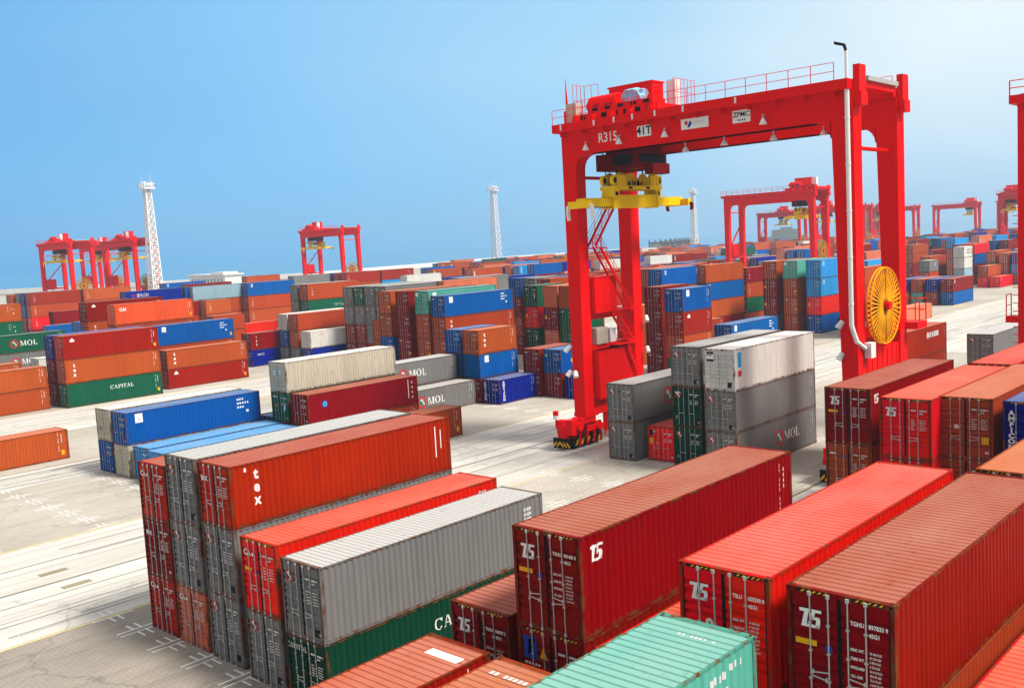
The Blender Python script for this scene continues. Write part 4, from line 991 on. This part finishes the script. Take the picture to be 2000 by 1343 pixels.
def make_rtg(x, y, label, tr=0.0, full=False, sgn=1):
    """x, y ground centre; tr shifts the trolley along the girders"""
    r = empty('gantry_crane', (x, y, 0)); tag(r, label, 'gantry crane', 'red gantry cranes')
    FR = ((-4.25, -3.05), (2.95, 4.15))
    for x0, x1 in FR:
        for s in (1, -1):
            wb, wt = (1.12, 1.34) if s > 0 else (1.0, 1.50)
            pl = [(s*12.0, 2.3), (s*(12.0-wb), 2.3), (s*(12.0-wt), 23.35), (s*12.0, 23.35)]
            b = MB(); b.prism(pl, 'x', x0, x1)
            b.box(x0-.03, x1+.03, *sorted((s*12.03, s*(12.0-wb-.06))), 9.6, 9.7); b.box(x0-.05, x1+.05, *sorted((s*12.05, s*(12.0-wb-.2))), 2.3, 2.6)
            for zz in (5.6, 13.2, 17.4, 20.9): wz = wb+(wt-wb)*(zz-2.3)/21.05; b.box(x0-.012, x1+.012, *sorted((s*12.012, s*(12.0-wz-.012))), zz, zz+.035)
            b.build('leg', CRED, r)
        ln = [(12.0, 25.2), (-12.0, 25.2), (-12.0, 23.353), (-10.45, 23.353), (-10.45, 22.3)]
        for k in range(1, 6): a = math.pi-k*math.pi/10; ln.append((-9.35+1.1*math.cos(a)+0, 22.3+1.053*math.sin(a)))
        for k in range(0, 5): a = math.pi/2-k*math.pi/10; ln.append((9.56+1.1*math.cos(a), 22.3+1.053*math.sin(a)))
        ln += [(10.66, 22.3), (10.66, 23.353), (12.0, 23.353)]
        b = MB(); b.prism(ln, 'x', x0-.01, x1+.01)
        for i in range(9): b.box(x0-.018, x1+.018, -9.2+i*2.3, -9.16+i*2.3, 23.36, 25.19)
        b.box(x0-.03, x1+.03, -11.9, 11.9, 25.12, 25.2); b.box(x0-.03, x1+.03, -9.3, 9.3, 23.353, 23.40); b.build('girder', CRED, r)
        sx = -1 if x0 < 0 else 1
        b = MB(); xa, xb = sorted((sx*4.85, sx*2.6)); b.box(xa, xb, -11.9, 12.45, 25.203, 25.85)
        for i in range(12): b.box(*sorted((sx*4.85, sx*4.26)), -11+i*2.05, -10.9+i*2.05, 24.85, 25.2)
        b.build('girder_walkway', CRED, r)
        if full or x0 < 0:
            b = MB(); rails(b, [(sx*4.78, -11.0, 25.85), (sx*4.78, 12.4, 25.85)], 1.1, 1.55, 0.028 if full else 0.05); b.build('handrail', CRED, r)
    # ends: tie walkways, cross pipes, upright heads
    for s in (1, -1):
        b = MB(); b.box(-2.58, 2.58, *sorted((s*12.1, s*11.2)), 25.45, 25.85); b.tube((-2.95, s*11.3, 21.65), (2.95, s*11.3, 21.65), .14, 10)
        b.build('end_tie', CRED, r)
        b = MB(); b.box(-2.5, 2.5, *sorted((s*12.3, s*11.5)), 25.86, 26.15); b.build('tie_walkway', CGREY, r)
    for x0, x1 in FR:
        b = MB(); b.box(x0+.2, x1, -12.35, -11.92, 25.0, 26.75); b.box(x0+.1, x1-.1, -12.5, -12.03, 24.2, 25.0)
        o = b.build('leg_head', CRED, r)
    # sills, bogies, wheels
    for s in (1, -1):
        b = MB(); b.box(-2.94, 2.94, *sorted((s*11.9, s*10.8)), 2.32, 3.55); b.build('sill_beam', CRED, r)
        for x0, x1 in FR:
            c = (x0+x1)/2; e = -1 if c < 0 else 1; c += e*0.75
            bo = MB(); ya, yb = sorted((s*11.85, s*10.75))
            bo.box(*sorted((c-e*1.35, c+e*.5)), ya+.02, yb-.02, 1.75, 2.28); bo.box(c-1.75, c+1.75, ya-.1, yb+.1, 1.05, 1.75); bo.box(c-.35, c+.35, ya-.12, yb+.12, .5, 1.05)
            for k in (-1, 1): bo.box(c+k*1.75-.25, c+k*1.75+.25, ya-.35, yb+.35, 1.2, 1.62); bo.tube((c+k*1.0, (ya+yb)/2, 1.9), (c+k*1.0, yb+.5, 1.9), .28, 10)
            bo.box(c-1.55, c+1.55, ya-.38, ya-.14, 1.15, 1.9, 2); bo.box(c-1.55, c+1.55, yb+.14, yb+.38, 1.15, 1.9, 2)
            bo.box(*sorted((c+e*1.95, c+e*2.45)), ya+.1, yb-.1, .95, 1.95); bo.box(*sorted((c+e*1.75, c+e*2.5)), ya-.55, ya+.15, 1.3, 2.5); bo.box(*sorted((c+e*1.6, c+e*2.2)), yb-.5, yb+.2, 1.75, 2.35)
            bo.tube((c+e*1.6, ya-.75, 1.9), (c+e*1.6, ya+.2, 1.9), .36, 12); bo.tube((c-e*.9, ya-.7, 1.6), (c-e*.9, ya+.2, 1.6), .32, 12); bo.box(c-.5, c+.6, ya-.55, ya-.40, 1.3, 1.75); bo.box(c-1.3, c-.8, ya-.5, ya-.4, 1.2, 1.8, 2)
            if s > 0: bo.tube((c+e*2.2, yb+.22, 1.7), (c+e*2.2, yb+.22, 2.45), .07, 8); bo.tube((c+e*2.2, yb+.22, 2.45), (c+e*2.2, yb+.22, 2.75), .22, 12, 1); bo.tube((c+e*2.2, yb+.22, 2.75), (c+e*2.2, yb+.22, 3.1), .23, 12)
            for k in range(4): bo.tube((c-1.4+k*.9, ya-.46, .3), (c-1.4+k*.9, ya-.46, 1.5), .1, 6)
            bo.prism([(c-e*.75-.9, 2.285), (c-e*.75+.9, 2.285), (c-e*.75+.6, 2.9), (c-e*.75-.6, 2.9)], 'y', ya-.08, ya-.06)
            bo = bo.build('bogie', [CRED, CWHITE, CDRK], r)
            for k in (-1, 1):
                wm = MB(); wx = c+k*1.35; wm.tube((wx, ya+.15, .72), (wx, yb-.15, .72), .72, 20, 0); wm.tube((wx, ya+.1, .72), (wx, yb-.1, .72), .34, 12, 1)
                wm.build('wheel', [TYRE, CRED], bo)
            # striped bumper skirts
            bu = MB(); X = c+e*2.45
            bu.box(*sorted((X, X+e*.12)), ya-.3, yb+.3, .18, 1.0, 0); bu.box(*sorted((c+e*2.0, X)), ya+.3, yb-.3, .5, .9, 2)
            for i in range(5):
                yy = ya-.3+i*.34
                dz = .34 if i < 2.5 else -.34
                bu.polyface([(X+e*.125, yy, .22 + (0 if dz > 0 else .34)), (X+e*.125, yy+.32, .22 + (.34 if dz > 0 else 0)), (X+e*.125, yy+.32, .42 + (.34 if dz > 0 else 0)), (X+e*.125, yy, .42 + (0 if dz > 0 else .34))], 1)
            sy = -s
            for yf in (ya-.12, yb+.12):
                bu.box(c-1.9, c+1.9, yf-.02, yf+.02, .25, .85, 0)
                for i in range(5):
                    xx = c-1.7+i*.74
                    yq = yf+(-.024 if yf < (ya+yb)/2 else .024)
                    bu.polyface([(xx, yq, .3), (xx+.26, yq, .3), (xx+.56, yq, .8), (xx+.30, yq, .8)], 1)
            bu.build('striped_bumper', [DARK, YEL, CRED], bo)
    # left-hand side frame: electrical houses, platforms, stairs
    b = MB(); b.box(-2.94, 2.94, 10.85, 11.7, 10.15, 10.65); b.build('platform_beam', CRED, r)
    b = MB(); b.box(-2.94, 2.94, 10.85, 11.7, 7.63, 8.05); b.build('platform_beam', CRED, r)
    b = MB(); b.box(-2.92, 0.0, 10.35, 11.8, 10.68, 13.55); b.box(-2.9, .05, 10.3, 11.85, 13.55, 13.62)
    for i in range(3): b.box(-2.6+i*.9, -1.9+i*.9, 10.325, 10.35, 11.0, 13.2)
    b.build('electrical_house', CRED, r)
    b = MB(); b.box(-2.85, 1.7, 10.3, 11.85, 3.6, 7.6); b.box(-2.9, 1.75, 10.25, 11.9, 7.5, 7.6); b.build('generator_house', CRED, r)
    st = MB()
    if full:
        stair(st, (1.9, 10.05, 21.6), (-3.0, 10.05, 16.1), .75); stair(st, (-2.3, 10.05, 16.0), (1.8, 10.05, 10.7), .75)
        stair(st, (-.2, 10.05, 10.4), (1.9, 10.05, 7.9), .75); stair(st, (0.9, 10.05, 7.7), (3.0, 10.05, 3.4), .75)
        st.box(-3.4, -1.6, 10.0, 10.9, 15.9, 16.0); st.box(1.4, 3.0, 10.0, 10.85, 10.55, 10.66); st.box(-.6, 2.6, 10.0, 10.85, 7.8, 7.9)
        rails(st, [(0.2, 10.9, 8.06), (2.8, 10.9, 8.06)], 1.0, .5); rails(st, [(.3, 11.7, 8.06), (2.8, 11.7, 8.06)], 1.0, .5); rails(st, [(1.4, 10.02, 10.66), (2.9, 10.02, 10.66)], 1.0, .5)
        rails(st, [(-3.4, 10.02, 16.0), (-2.2, 10.02, 16.0)], 1.0, .6)
    else:
        st.bar((2.8, 11.4, 18.5), (-2.9, 11.4, 12.6), .28, .28); st.bar((-2.9, 11.4, 12.6), (2.6, 11.4, 5.0), .28, .28)
    st.build('stair', CRED, r)
    if full:
        b = MB(); b.box(-2.5, -1.0, 10.7, 11.6, 8.07, 9.4)
        for i in range(5): b.box(-2.45, -1.05, 10.67, 10.70, 8.2+i*.22, 8.3+i*.22)
        b.build('air_conditioner', BEIGE, r)
        b = MB(); b.box(-.6, .15, 10.75, 11.5, 8.07, 9.2); b.build('control_cabinet', CWHITE, r)
        b = MB()
        for xx in (-2.0, -1.35): b.bar((xx, 10.7, .45), (xx+.35, 10.9, 2.3), .07, .14)
        for i in range(7): b.box(-2.0+i*.05, -1.3+i*.05, 10.68, 10.76, .55+i*.26, .6+i*.26)
        b.bar((-1.95, 10.7, .5), (-1.0, 10.9, 2.2), .05, .08); b.bar((-1.35, 10.7, .5), (-1.65, 10.9, 2.2), .05, .08)
        b.box(-.9, 1.0, 10.85, 11.7, .6, 2.3); b.build('access_ladder', CRED, r)
    # right-hand side frame: engine house, cable reel
    b = MB(); b.box(-2.92, 2.92, -11.9, -10.4, 3.58, 8.3)
    for i in range(7): b.box(-2.6+i*.85, -2.53+i*.85, -11.94, -11.9, 5.4, 8.2)
    b.box(-2.92, 2.92, -11.95, -10.4, 9.15, 9.9); b.box(-2.2, 2.2, -11.4, -10.8, 8.3, 9.15); b.build('engine_house', CRED, r)
    if full: b = MB(); b.box(2.95+.9, 5.6, -12.9, -11.3, 9.1, 9.6); rails(b, [(4.3, -12.85, 9.6), (5.55, -12.85, 9.6), (5.55, -11.35, 9.6)], 1.6, .7, .04); b.build('service_platform', CRED, r)
    cy = -12.30; cz = 11.15; cxx = -.62; R0 = 2.55
    e = MB()
    for yy in (cy-.12, cy+.12):
        for k in range(48):
            a0 = 2*math.pi*k/48; a1 = 2*math.pi*(k+1)/48
            e.tube((cxx+R0*math.cos(a0), yy, cz+R0*math.sin(a0)), (cxx+R0*math.cos(a1), yy, cz+R0*math.sin(a1)), .055, 5, 0, caps=False)
        nsp = 44
        for k in range(nsp):
            a = 2*math.pi*k/nsp + (0.07 if yy > cy else 0)
            e.bar((cxx+.3*math.cos(a), yy, cz+.3*math.sin(a)), (cxx+R0*math.cos(a), yy, cz+R0*math.sin(a)), .03, .10)
    rl = e.build('cable_reel', REELY if full else REELD, r)
    e = MB(); e.tube((cxx, cy-.45, cz), (cxx, -11.6, cz), .28, 14); e.build('hub', CRED, rl)
    e = MB()
    for rr_ in (0.95, 1.15, 1.35):
        for k in range(32):
            a0 = 2*math.pi*k/32; a1 = 2*math.pi*(k+1)/32
            e.tube((cxx+rr_*math.cos(a0), cy, cz+rr_*math.sin(a0)), (cxx+rr_*math.cos(a1), cy, cz+rr_*math.sin(a1)), .10, 5, 0, caps=False)
    e.build('cable', DARK, rl)
    e = MB(); e.box(cxx-.5, cxx+.5, -12.0, -11.92, 9.9, 12.2); e.box(cxx-.25, cxx+.25, -11.98, -11.2, 9.9, 11.4); e.build('reel_bracket', CRED, r)
    # trolley, machinery, cab
    t0 = tr
    tro = MB(); tro.box(-4.0, 4.0, 2.9+t0, 10.9+t0, 25.87, 26.45)
    for yy in (3.3, 5.2, 7.0, 8.8, 10.4): tro.box(-4.35, -4.0, yy-.28+t0, yy+.28+t0, 25.87, 26.35); tro.tube((-4.5, yy+t0, 26.05), (-4.1, yy+t0, 26.05), .24, 10)
    tro.box(-3.9, -2.2, 3.4+t0, 9.5+t0, 26.45, 26.9)
    for i in range(7): tro.box(-4.03, -3.99, 3.4+i*1.05+t0, 3.9+i*1.05+t0, 26.0, 26.35, 1)
    for i in range(5): tro.box(-3.95, -3.89, 3.7+i*1.2+t0, 4.2+i*1.2+t0, 26.52, 26.8, 1)
    tro = tro.build('trolley', [CRED, DARK], r)
    b = MB(); b.box(0.1, 1.7, 6.1+t0, 10.3+t0, 26.47, 28.75); b.box(0.0, 1.8, 6.0+t0, 10.4+t0, 28.75, 28.87)
    for i in range(2):
        for j in range(6): b.box(.25+i*.72, .85+i*.72, 6.05+t0, 6.1+t0, 26.9+j*.28, 27.05+j*.28)
    b.build('machinery_house', CRED, tro)
    b = MB(); b.tube((-2.3, 7.5+t0, 27.25), (-2.3, 10.2+t0, 27.25), .70, 20); b.tube((-2.3, 10.2+t0, 27.2), (-2.3, 10.6+t0, 27.2), .36, 12)
    for i in range(2): b.box(-3.04, -2.98, 7.8+i*1.1+t0, 8.5+i*1.1+t0, 26.62, 27.2, 1)
    b.box(-3.0, -1.6, 7.6+t0, 10.1+t0, 26.47, 26.6); b.build('hoist_drum', [CRED, DARK], tro)
    tb = MB()
    if full:
        bm = bmesh.new(); bmesh.ops.create_icosphere(bm, subdivisions=3, radius=1.0)
        rr = random.Random(3)
        for v in bm.verts:
            k = 1+.10*math.sin(v.co.x*9+v.co.z*5)+.08*math.sin(v.co.y*11+v.co.z*7)+rr.uniform(-.03, .03)
            v.co = Vector((max(-1, min(1, v.co.x*1.25))*.85*k, max(-1, min(1, v.co.y*1.25))*1.0*k, max(-.95, min(.8, v.co.z*1.2))*.85*k))
        me = bpy.data.meshes.new('blue_cover'); bm.to_mesh(me); bm.free(); me.materials.append(TARP); o = link('blue_cover', me, tro); o.location = (-2.4, 6.0+t0, 27.3); o.scale = (.85, .78, .95)
        b = MB(); b.box(-3.6, -2.9, 10.9, 11.9, 26.0, 27.5); b.build('cabinet', BEIGE, tro)
        b = MB(); b.box(-.6, .1, 3.5, 4.3, 26.5, 28.5); b.build('white_cabinet', CWHITE, tro)
        b = MB(); rails(b, [(-3.9, 10.9, 26.45), (-3.9, 3.0, 26.45)], 1.1, .8); rails(b, [(-1.5, 10.2, 26.45), (-1.5, 11.6, 26.45), (-3.0, 11.6, 26.45)], 2.6, .5, .025)
        rails(b, [(-1.5, 3.1, 26.45), (1.5, 3.1, 26.45)], 2.0, .5, .025); b.build('cage_rail', CRED, tro)
        b = MB(); b.tube((-3.2, 12.1, 25.85), (-3.2, 12.1, 27.0), .3, 10); b.tube((-3.2, 12.1, 27.0), (-3.2, 12.15, 29.6), .12, 8, r1=.02); b.build('antenna_mast', CRED, r)
        for yy, xx in ((11.5, -4.9), (8.2, -4.9), (6.3, -4.9), (4.6, -4.9), (2.6, -4.9), (0.2, -4.9), (-4, -4.9)): b = MB(); b.box(xx-.02, xx+.05, yy-.06, yy+.06, 25.35, 25.75); b.build('lamp_box', CWHITE, r)
    else:
        b = MB(); b.box(-2.2, -1.3, 3.7+t0, 4.7+t0, 26.5, 28.6); b.build('white_cabinet', CWHITE, tro)
    cb = MB(); cb.box(-2.6, 1.6, 6.0+t0, 9.9+t0, 22.0, 23.3); cb.box(-2.3, 1.3, 6.3+t0, 9.1+t0, 23.3, 25.86); cb.box(-1.5, .8, 5.2+t0, 6.0+t0, 21.5, 22.3); cb.build('operator_cab', CDRK, tro)
    b = MB(); b.box(-2.63, -2.603, 6.4+t0, 8.2+t0, 22.3, 23.1); b.box(-2.2, 1.2, 5.965+t0, 5.997+t0, 22.45, 23.1); b.build('cab_window', GLASS, tro)
    # headblock and spreader
    hx = 0.2; hy = 8.5+t0
    hb = MB(); hb.box(hx-3.3, hx+3.3, hy-.75, hy+.75, 20.45, 20.75)
    for sx in (-1, 1):
        for sy in (-.5, .5): hb.tube((hx+sx*2.3, hy+sy-.12, 21.3), (hx+sx*2.3, hy+sy+.12, 21.3), .52, 16); hb.box(hx+sx*2.3-.6, hx+sx*2.3+.6, hy+sy-.2, hy+sy-.14, 20.75, 21.6); hb.tube((hx+sx*3.05, hy+sy-.12, 21.2), (hx+sx*3.05, hy+sy+.12, 21.2), .42, 16)
        hb.box(hx+sx*2.9-.35, hx+sx*2.9+.35, hy-.6, hy+.6, 19.9, 20.45)
    hb.box(hx-1.2, hx-.3, hy-.5, hy+.3, 20.75, 21.7); hb.box(hx+.1, hx+.8, hy-.4, hy+.4, 20.75, 21.4)
    rails(hb, [(hx-1.6, hy-.72, 20.75), (hx+3.2, hy-.72, 20.75)], .95, .6, .03)
    for sx in (-1, 1):
        for sy in (-.5, .5): hb.tube((hx+sx*2.3, hy+sy-.135, 21.3), (hx+sx*2.3, hy+sy+.135, 21.3), .30, 14, 1); hb.tube((hx+sx*3.05, hy+sy-.135, 21.2), (hx+sx*3.05, hy+sy+.135, 21.2), .24, 12, 1)
        hb.box(hx+sx*2.9-.2, hx+sx*2.9+.2, hy-.615, hy-.602, 20.0, 20.3, 1); hb.box(hx+sx*1.2-.25, hx+sx*1.2+.25, hy-.76, hy-.752, 20.5, 20.7, 1)
    for i in range(5): hb.box(hx-1.2+i*.4, hx-.95+i*.4, hy-.55, hy-.50, 20.8, 21.1+.25*(i % 2), 1)
    hb = hb.build('headblock', [CYEL, DARK], r)
    sp = MB(); sp.box(-2.5, 2.5, -.62, .62, 19.05, 20.05); sp.box(-5.7, -2.5, -.45, .45, 19.15, 19.85); sp.box(2.5, 6.0, -.45, .45, 19.15, 19.85)
    sp.box(-5.9, -5.5, -1.22, 1.22, 19.1, 19.65); sp.box(5.75, 6.15, -1.22, 1.22, 19.1, 19.65)
    sp.box(-2.62, -2.5, -.7, .7, 18.98, 20.2); sp.box(2.5, 2.62, -.7, .7, 18.98, 20.2)
    for i in range(14): sp.box(-5.4+i*.2, -5.32+i*.2, -.47, -.451, 19.02, 19.2, 1)
    sp = sp.build('spreader', [CYEL, DARK], r); sp.location = (hx-.25, hy, 0); sp.rotation_euler = (0, 0, rad(-7))
    for sx in (-1, 1):
        for sy in (-1, 1):
            f = MB(); kz = 1.0 if sx < 0 else .55; f.prism([(sy*1.15, 19.4), (sy*1.40, 19.3), (sy*1.42, 19.3-.55*kz), (sy*1.32, 19.3-1.1*kz), (sy*1.2, 19.3-1.05*kz), (sy*1.27, 19.3-.5*kz)], 'x', (6.1 if sx > 0 else -5.8)-.14, (6.1 if sx > 0 else -5.8)+.14); f.build('guide_flipper', CWHITE if sx < 0 else CDRK, sp)
    ro = MB()
    for sx in (-1, 1):
        for q, (yy, yt) in enumerate(((-.5, -2.2), (-.4, -.6), (.4, 1.0), (.5, 1.6))): ro.tube((hx+sx*2.3+.4*sx*(q % 2), hy+yy, 21.3), (hx+sx*2.0, hy+yt, 25.9), .042, 5)
    ro.build('hoist_rope', DARK, r)
    if full:
        # floodlights
        for (yy, zz) in ((47.6, 23.82), (44.4, 23.95), (40.3, 24.0), (36.0, 23.14), (32.4, 23.94), (39.2, 23.03), (32.2, 23.06), (28.6, 23.0)):
            low = zz < 23.5
            f = MB(); X = -4.62 if not low else -3.6; Y = yy-y
            if low: f.tube((X, Y, zz+.3), (X, Y, zz-.05), .06, 6, 1); f.tube((X, Y, zz-.05), (X, Y, zz-.38), .09, 14, 0, r1=.28)
            else: f.tube((X, Y, zz+.45), (X, Y, zz+.15), .05, 6, 1); f.tube((X, Y, zz+.2), (X, Y, zz-.22), .08, 14, 0, r1=.28); f.bar((X, Y, zz+.42), (-4.26, Y, zz+.42), .05, .05, 1)
            f.build('floodlight', [CWHITE, GALV], r)
        for (X, Y, Z, dy) in ((-4.45, 12.05, 7.9, .3), (-4.45, 12.05, 5.9, .2), (-4.5, 11.5, 5.85, -.2), (4.35, 10.5, 9.6, -.2), (4.35, 10.5, 6.9, -.2), (-4.3, -10.98, 10.2, .2), (-4.3, -10.95, 8.1, .15)):
            f = MB(); f.tube((X, Y-.2*dy, Z+.22), (X-.22, Y+dy, Z-.22), .17, 12, 0, r1=.22); f.bar((X, Y, Z+.1), (X*.93, Y*.985, Z+.1), .05, .05, 1); f.build('floodlight', [CWHITE, GALV], r)
        # signs on the near girder web
        def web(VF, yy, zz, mats, nm, mi=None, dx=0.0):
            V, F = VF; me = bpy.data.meshes.new(nm); me.from_pydata([(-4.266-dx, yy-y-u, zz+v) for u, v in V], [], F)
            for m_ in mats: me.materials.append(m_)
            if mi: me.polygons.foreach_set('material_index', mi)
            return link(nm, me, r)
        web(text2d('R315', 1.02, 0.012, 'CENTER', 0, 0.86), 45.7, 24.38, [CWHITE], 'lettering')
        def board(yy, zz, w2, h2):
            q = MB(); q.box(-4.30, -4.262, yy-y-w2, yy-y+w2, zz-h2, zz+h2); return q.build('sign_board', CWHITE, r)
        def on(bd, VF, yy, zz, mats, mi=None):
            V, F = VF; me = bpy.data.meshes.new('lettering'); me.from_pydata([(-4.304, yy-y-u, zz+v) for u, v in V], [], F)
            for m_ in mats: me.materials.append(m_)
            if mi: me.polygons.foreach_set('material_index', mi)
            link('lettering', me, bd)
        bd = board(42.3, 24.47, .62, .40); on(bd, text2d('41T', 0.82, 0.022), 42.3, 24.47, [BLK])
        bd = board(37.93, 24.50, 1.13, .37)
        VF, mi = multi((polys2d([[(-.85, .02), (-.78, .2), (-.62, .25), (-.55, .02), (-.68, -.08)]]), 0), (polys2d([[(-.5, .0), (-.42, .2), (-.28, .16), (-.22, -.02), (-.45, -.28), (-.62, -.2)]]), 1), (join2d(bars2d(-.1, .08, [.5, .35], .045), bars2d(-.1, -.04, [.3, .3, .3], .03)), 2))
        on(bd, VF, 37.93, 24.5, [REDM, BLUEM, plain('faint_print', (.55, .5, .48))], mi)
        bd = board(34.2, 24.50, .68, .42); on(bd, join2d(shift2d(text2d('ZPMC', 0.48, 0.012, 'CENTER', 0, 1.0), 0, .12), bars2d(-.3, -.3, [.1, .1, .1, .1], .12, .07)), 34.2, 24.5, [BLK])
        V, F = text2d('315', 0.42, 0.01); me = bpy.data.meshes.new('lettering'); me.from_pydata([(-6.96, 12.05-u, 1.42+v) for u, v in V], [], F); me.materials.append(CWHITE); link('lettering', me, r)
        # conduit and lamp on the near right leg
        q = MB(); X, Y = -4.48, -11.7
        q.tube((X, Y, 10.1), (X, Y, 25.2), .15, 12); q.tube((X, Y, 25.2), (X, Y, 27.6), .10, 10)
        for z in (11.5, 14.5, 17.5, 20.5, 23.4): q.tube((X, Y, z), (X, Y, z+.10), .18, 12)
        q.tube((X, Y, 10.15), (X+.25, Y-.25, 9.0), .15, 12); q.tube((X+.25, Y-.25, 9.05), (X+1.0, Y-.45, 8.55), .15, 12); q.build('conduit_pole', CWHITE, r)
        q = MB(); q.tube((X, Y, 27.55), (X-.02, Y+.1, 27.9), .1, 8); q.prism([(Y+.02, 27.85), (Y+.1, 28.05), (Y+.75, 28.28), (Y+.72, 28.08)], 'x', X-.13, X+.13); q.build('lamp_head', DARK, r)
        q = MB(); q.box(-3.35, -2.6, -12.5, -12.05, 7.9, 8.9); q.build('junction_box', CWHITE, r)
    return r
make_rtg(65.75, 38.3, 'huge red gantry crane straddling the grey container stacks', 0.0, True)
make_rtg(87.4, 10.6, 'red crane leg with rungs cut by the right edge', -9.0)
# rungs and platform seen on the crane at the right edge
rr_ = [o for o in COL.objects if o.name.startswith('gantry_crane')][-1]
q = MB()
for i in range(26): q.box(-4.35, -4.25, 12.0, 12.35, 3.0+i*.62, 3.06+i*.62)
q.box(-4.3, -2.9, 12.02, 12.9, 8.3, 8.8); rails(q, [(-4.25, 12.85, 8.8), (-2.95, 12.85, 8.8)], 1.7, .65, .045); q.build('rung_ladder', CRED, rr_)
for yy in (10.8, 12.4):
    q = MB(); q.tube((-4.6, yy, 4.4), (-4.8, yy+.15, 3.8), .2, 12, r1=.28); q.build('floodlight', CWHITE, rr_)
FARC = [(224, 116, 'red gantry crane with trolley at its right standing behind the big crane', -15.5),
        (216, 286, 'single red gantry crane standing alone on the left horizon', 0),
        (142, 333, 'leftmost red crane of the group beside the left mast', -5),
        (180, 388, 'middle red crane of the group beside the left mast', -7),
        (163, 331, 'rightmost red crane of the group touching the left mast', -7),
        (474, 242, 'hazy pink crane seen under the middle distance red crane', -9),
        (588, 192, 'hazy crane right of the big crane with trolley at right', -15.5),
        (552, 213, 'hazy crane just right of the big crane right leg', 0),
        (409, 105, 'red crane with yellow spreader at the right edge', 0),
        (590, 158, 'thin hazy crane legs left of the right edge crane', 0),
        (440, 194, 'hazy crane seen between the big crane right legs', 0)]
for x, y, lb, tr in FARC: make_rtg(x, y, lb, tr)

# ------------------------------------------------------------------ far rows of containers (more than anyone could count)
rnd = random.Random(11)
keys = list('UUUUUOPMMBLLVYGWNUP'); fb = {}
def far_box(k, x, y, z, L, H):
    fb.setdefault(k, []).append((x, y, z, L, H))
for blk in range(3, 7):
    y00 = 61.8+PITCHY*(blk-1)-56.7 if False else 5.0+28.35*blk*1.0
for by, x0, x1, mxh in ((175, 190, 330, 4), (203, 196, 520, 4), (232, 240, 560, 4), (260, 255, 560, 4), (288, 280, 500, 4), (61.8, 262, 520, 3), (90, 300, 560, 4), (118, 330, 560, 4), (146, 300, 560, 4), (146, 165, 290, 3), (118.5, 250, 290, 4)):
    x = x0
    while x < x1:
        for row in range(6):
            y = by+row*2.87
            h = max(0, min(mxh, int(rnd.gauss(3.1, 0.9)+.5)))
            z = 0
            for t_ in range(h):
                H = rnd.choice((2.591, 2.896)); k = rnd.choice(keys)
                far_box(k, x+rnd.uniform(-.2, .2), y, z, 12.19, H); z += H
        x += 13.0
b = MB(); ks = sorted(fb)
for i, k in enumerate(ks):
    for x, y, z, L, H in fb[k]:
        b.box(x, x+L, y, y+W, z+.03, z+H-.03, 2*i)
        xx = x-.012
        for u in (.5, .95, 1.5, 1.95): b.quad((xx, y+u-.05, z+.15), (xx, y+u+.05, z+.15), (xx, y+u+.05, z+H-.15), (xx, y+u-.05, z+H-.15), 2*len(ks))
        b.quad((x+.05, y+.05, z+H+.02), (x+L-.05, y+.05, z+H+.02), (x+L-.05, y+W-.05, z+H+.02), (x+.05, y+W-.05, z+H+.02), 2*i+1)
        if rnd.random() < .5: b.quad((x+.7, y-.02, z+.6), (x+1.1, y-.02, z+.6), (x+1.1, y-.02, z+2.2), (x+.7, y-.02, z+2.2), 2*len(ks))
ms = []
for k in ks: ms += [WALL[k], ROOF[k]]
o = b.build('distant_containers', ms+[SOFTW], fix=False)
tag(o, 'far rows of rust, blue and white containers spread to the horizon', 'containers', kind='stuff')

# ------------------------------------------------------------------ sea haze
HAZE_D = 0.00033
b = MB(); b.box(-420, 1300, -300, 1000, -4.6, 62)
m = bpy.data.materials.new('haze_air'); m.use_nodes = True; t = m.node_tree; t.nodes.clear()
oo = N(t, 'ShaderNodeOutputMaterial'); pv = N(t, 'ShaderNodeVolumePrincipled')
pv.inputs['Color'].default_value = (0.62, 0.82, 1.0, 1); pv.inputs['Density'].default_value = HAZE_D; pv.inputs['Anisotropy'].default_value = 0.2
t.links.new(pv.outputs[0], oo.inputs['Volume'])
o = b.build('haze', m); tag(o, kind='stuff'); o.display_type = 'WIRE'
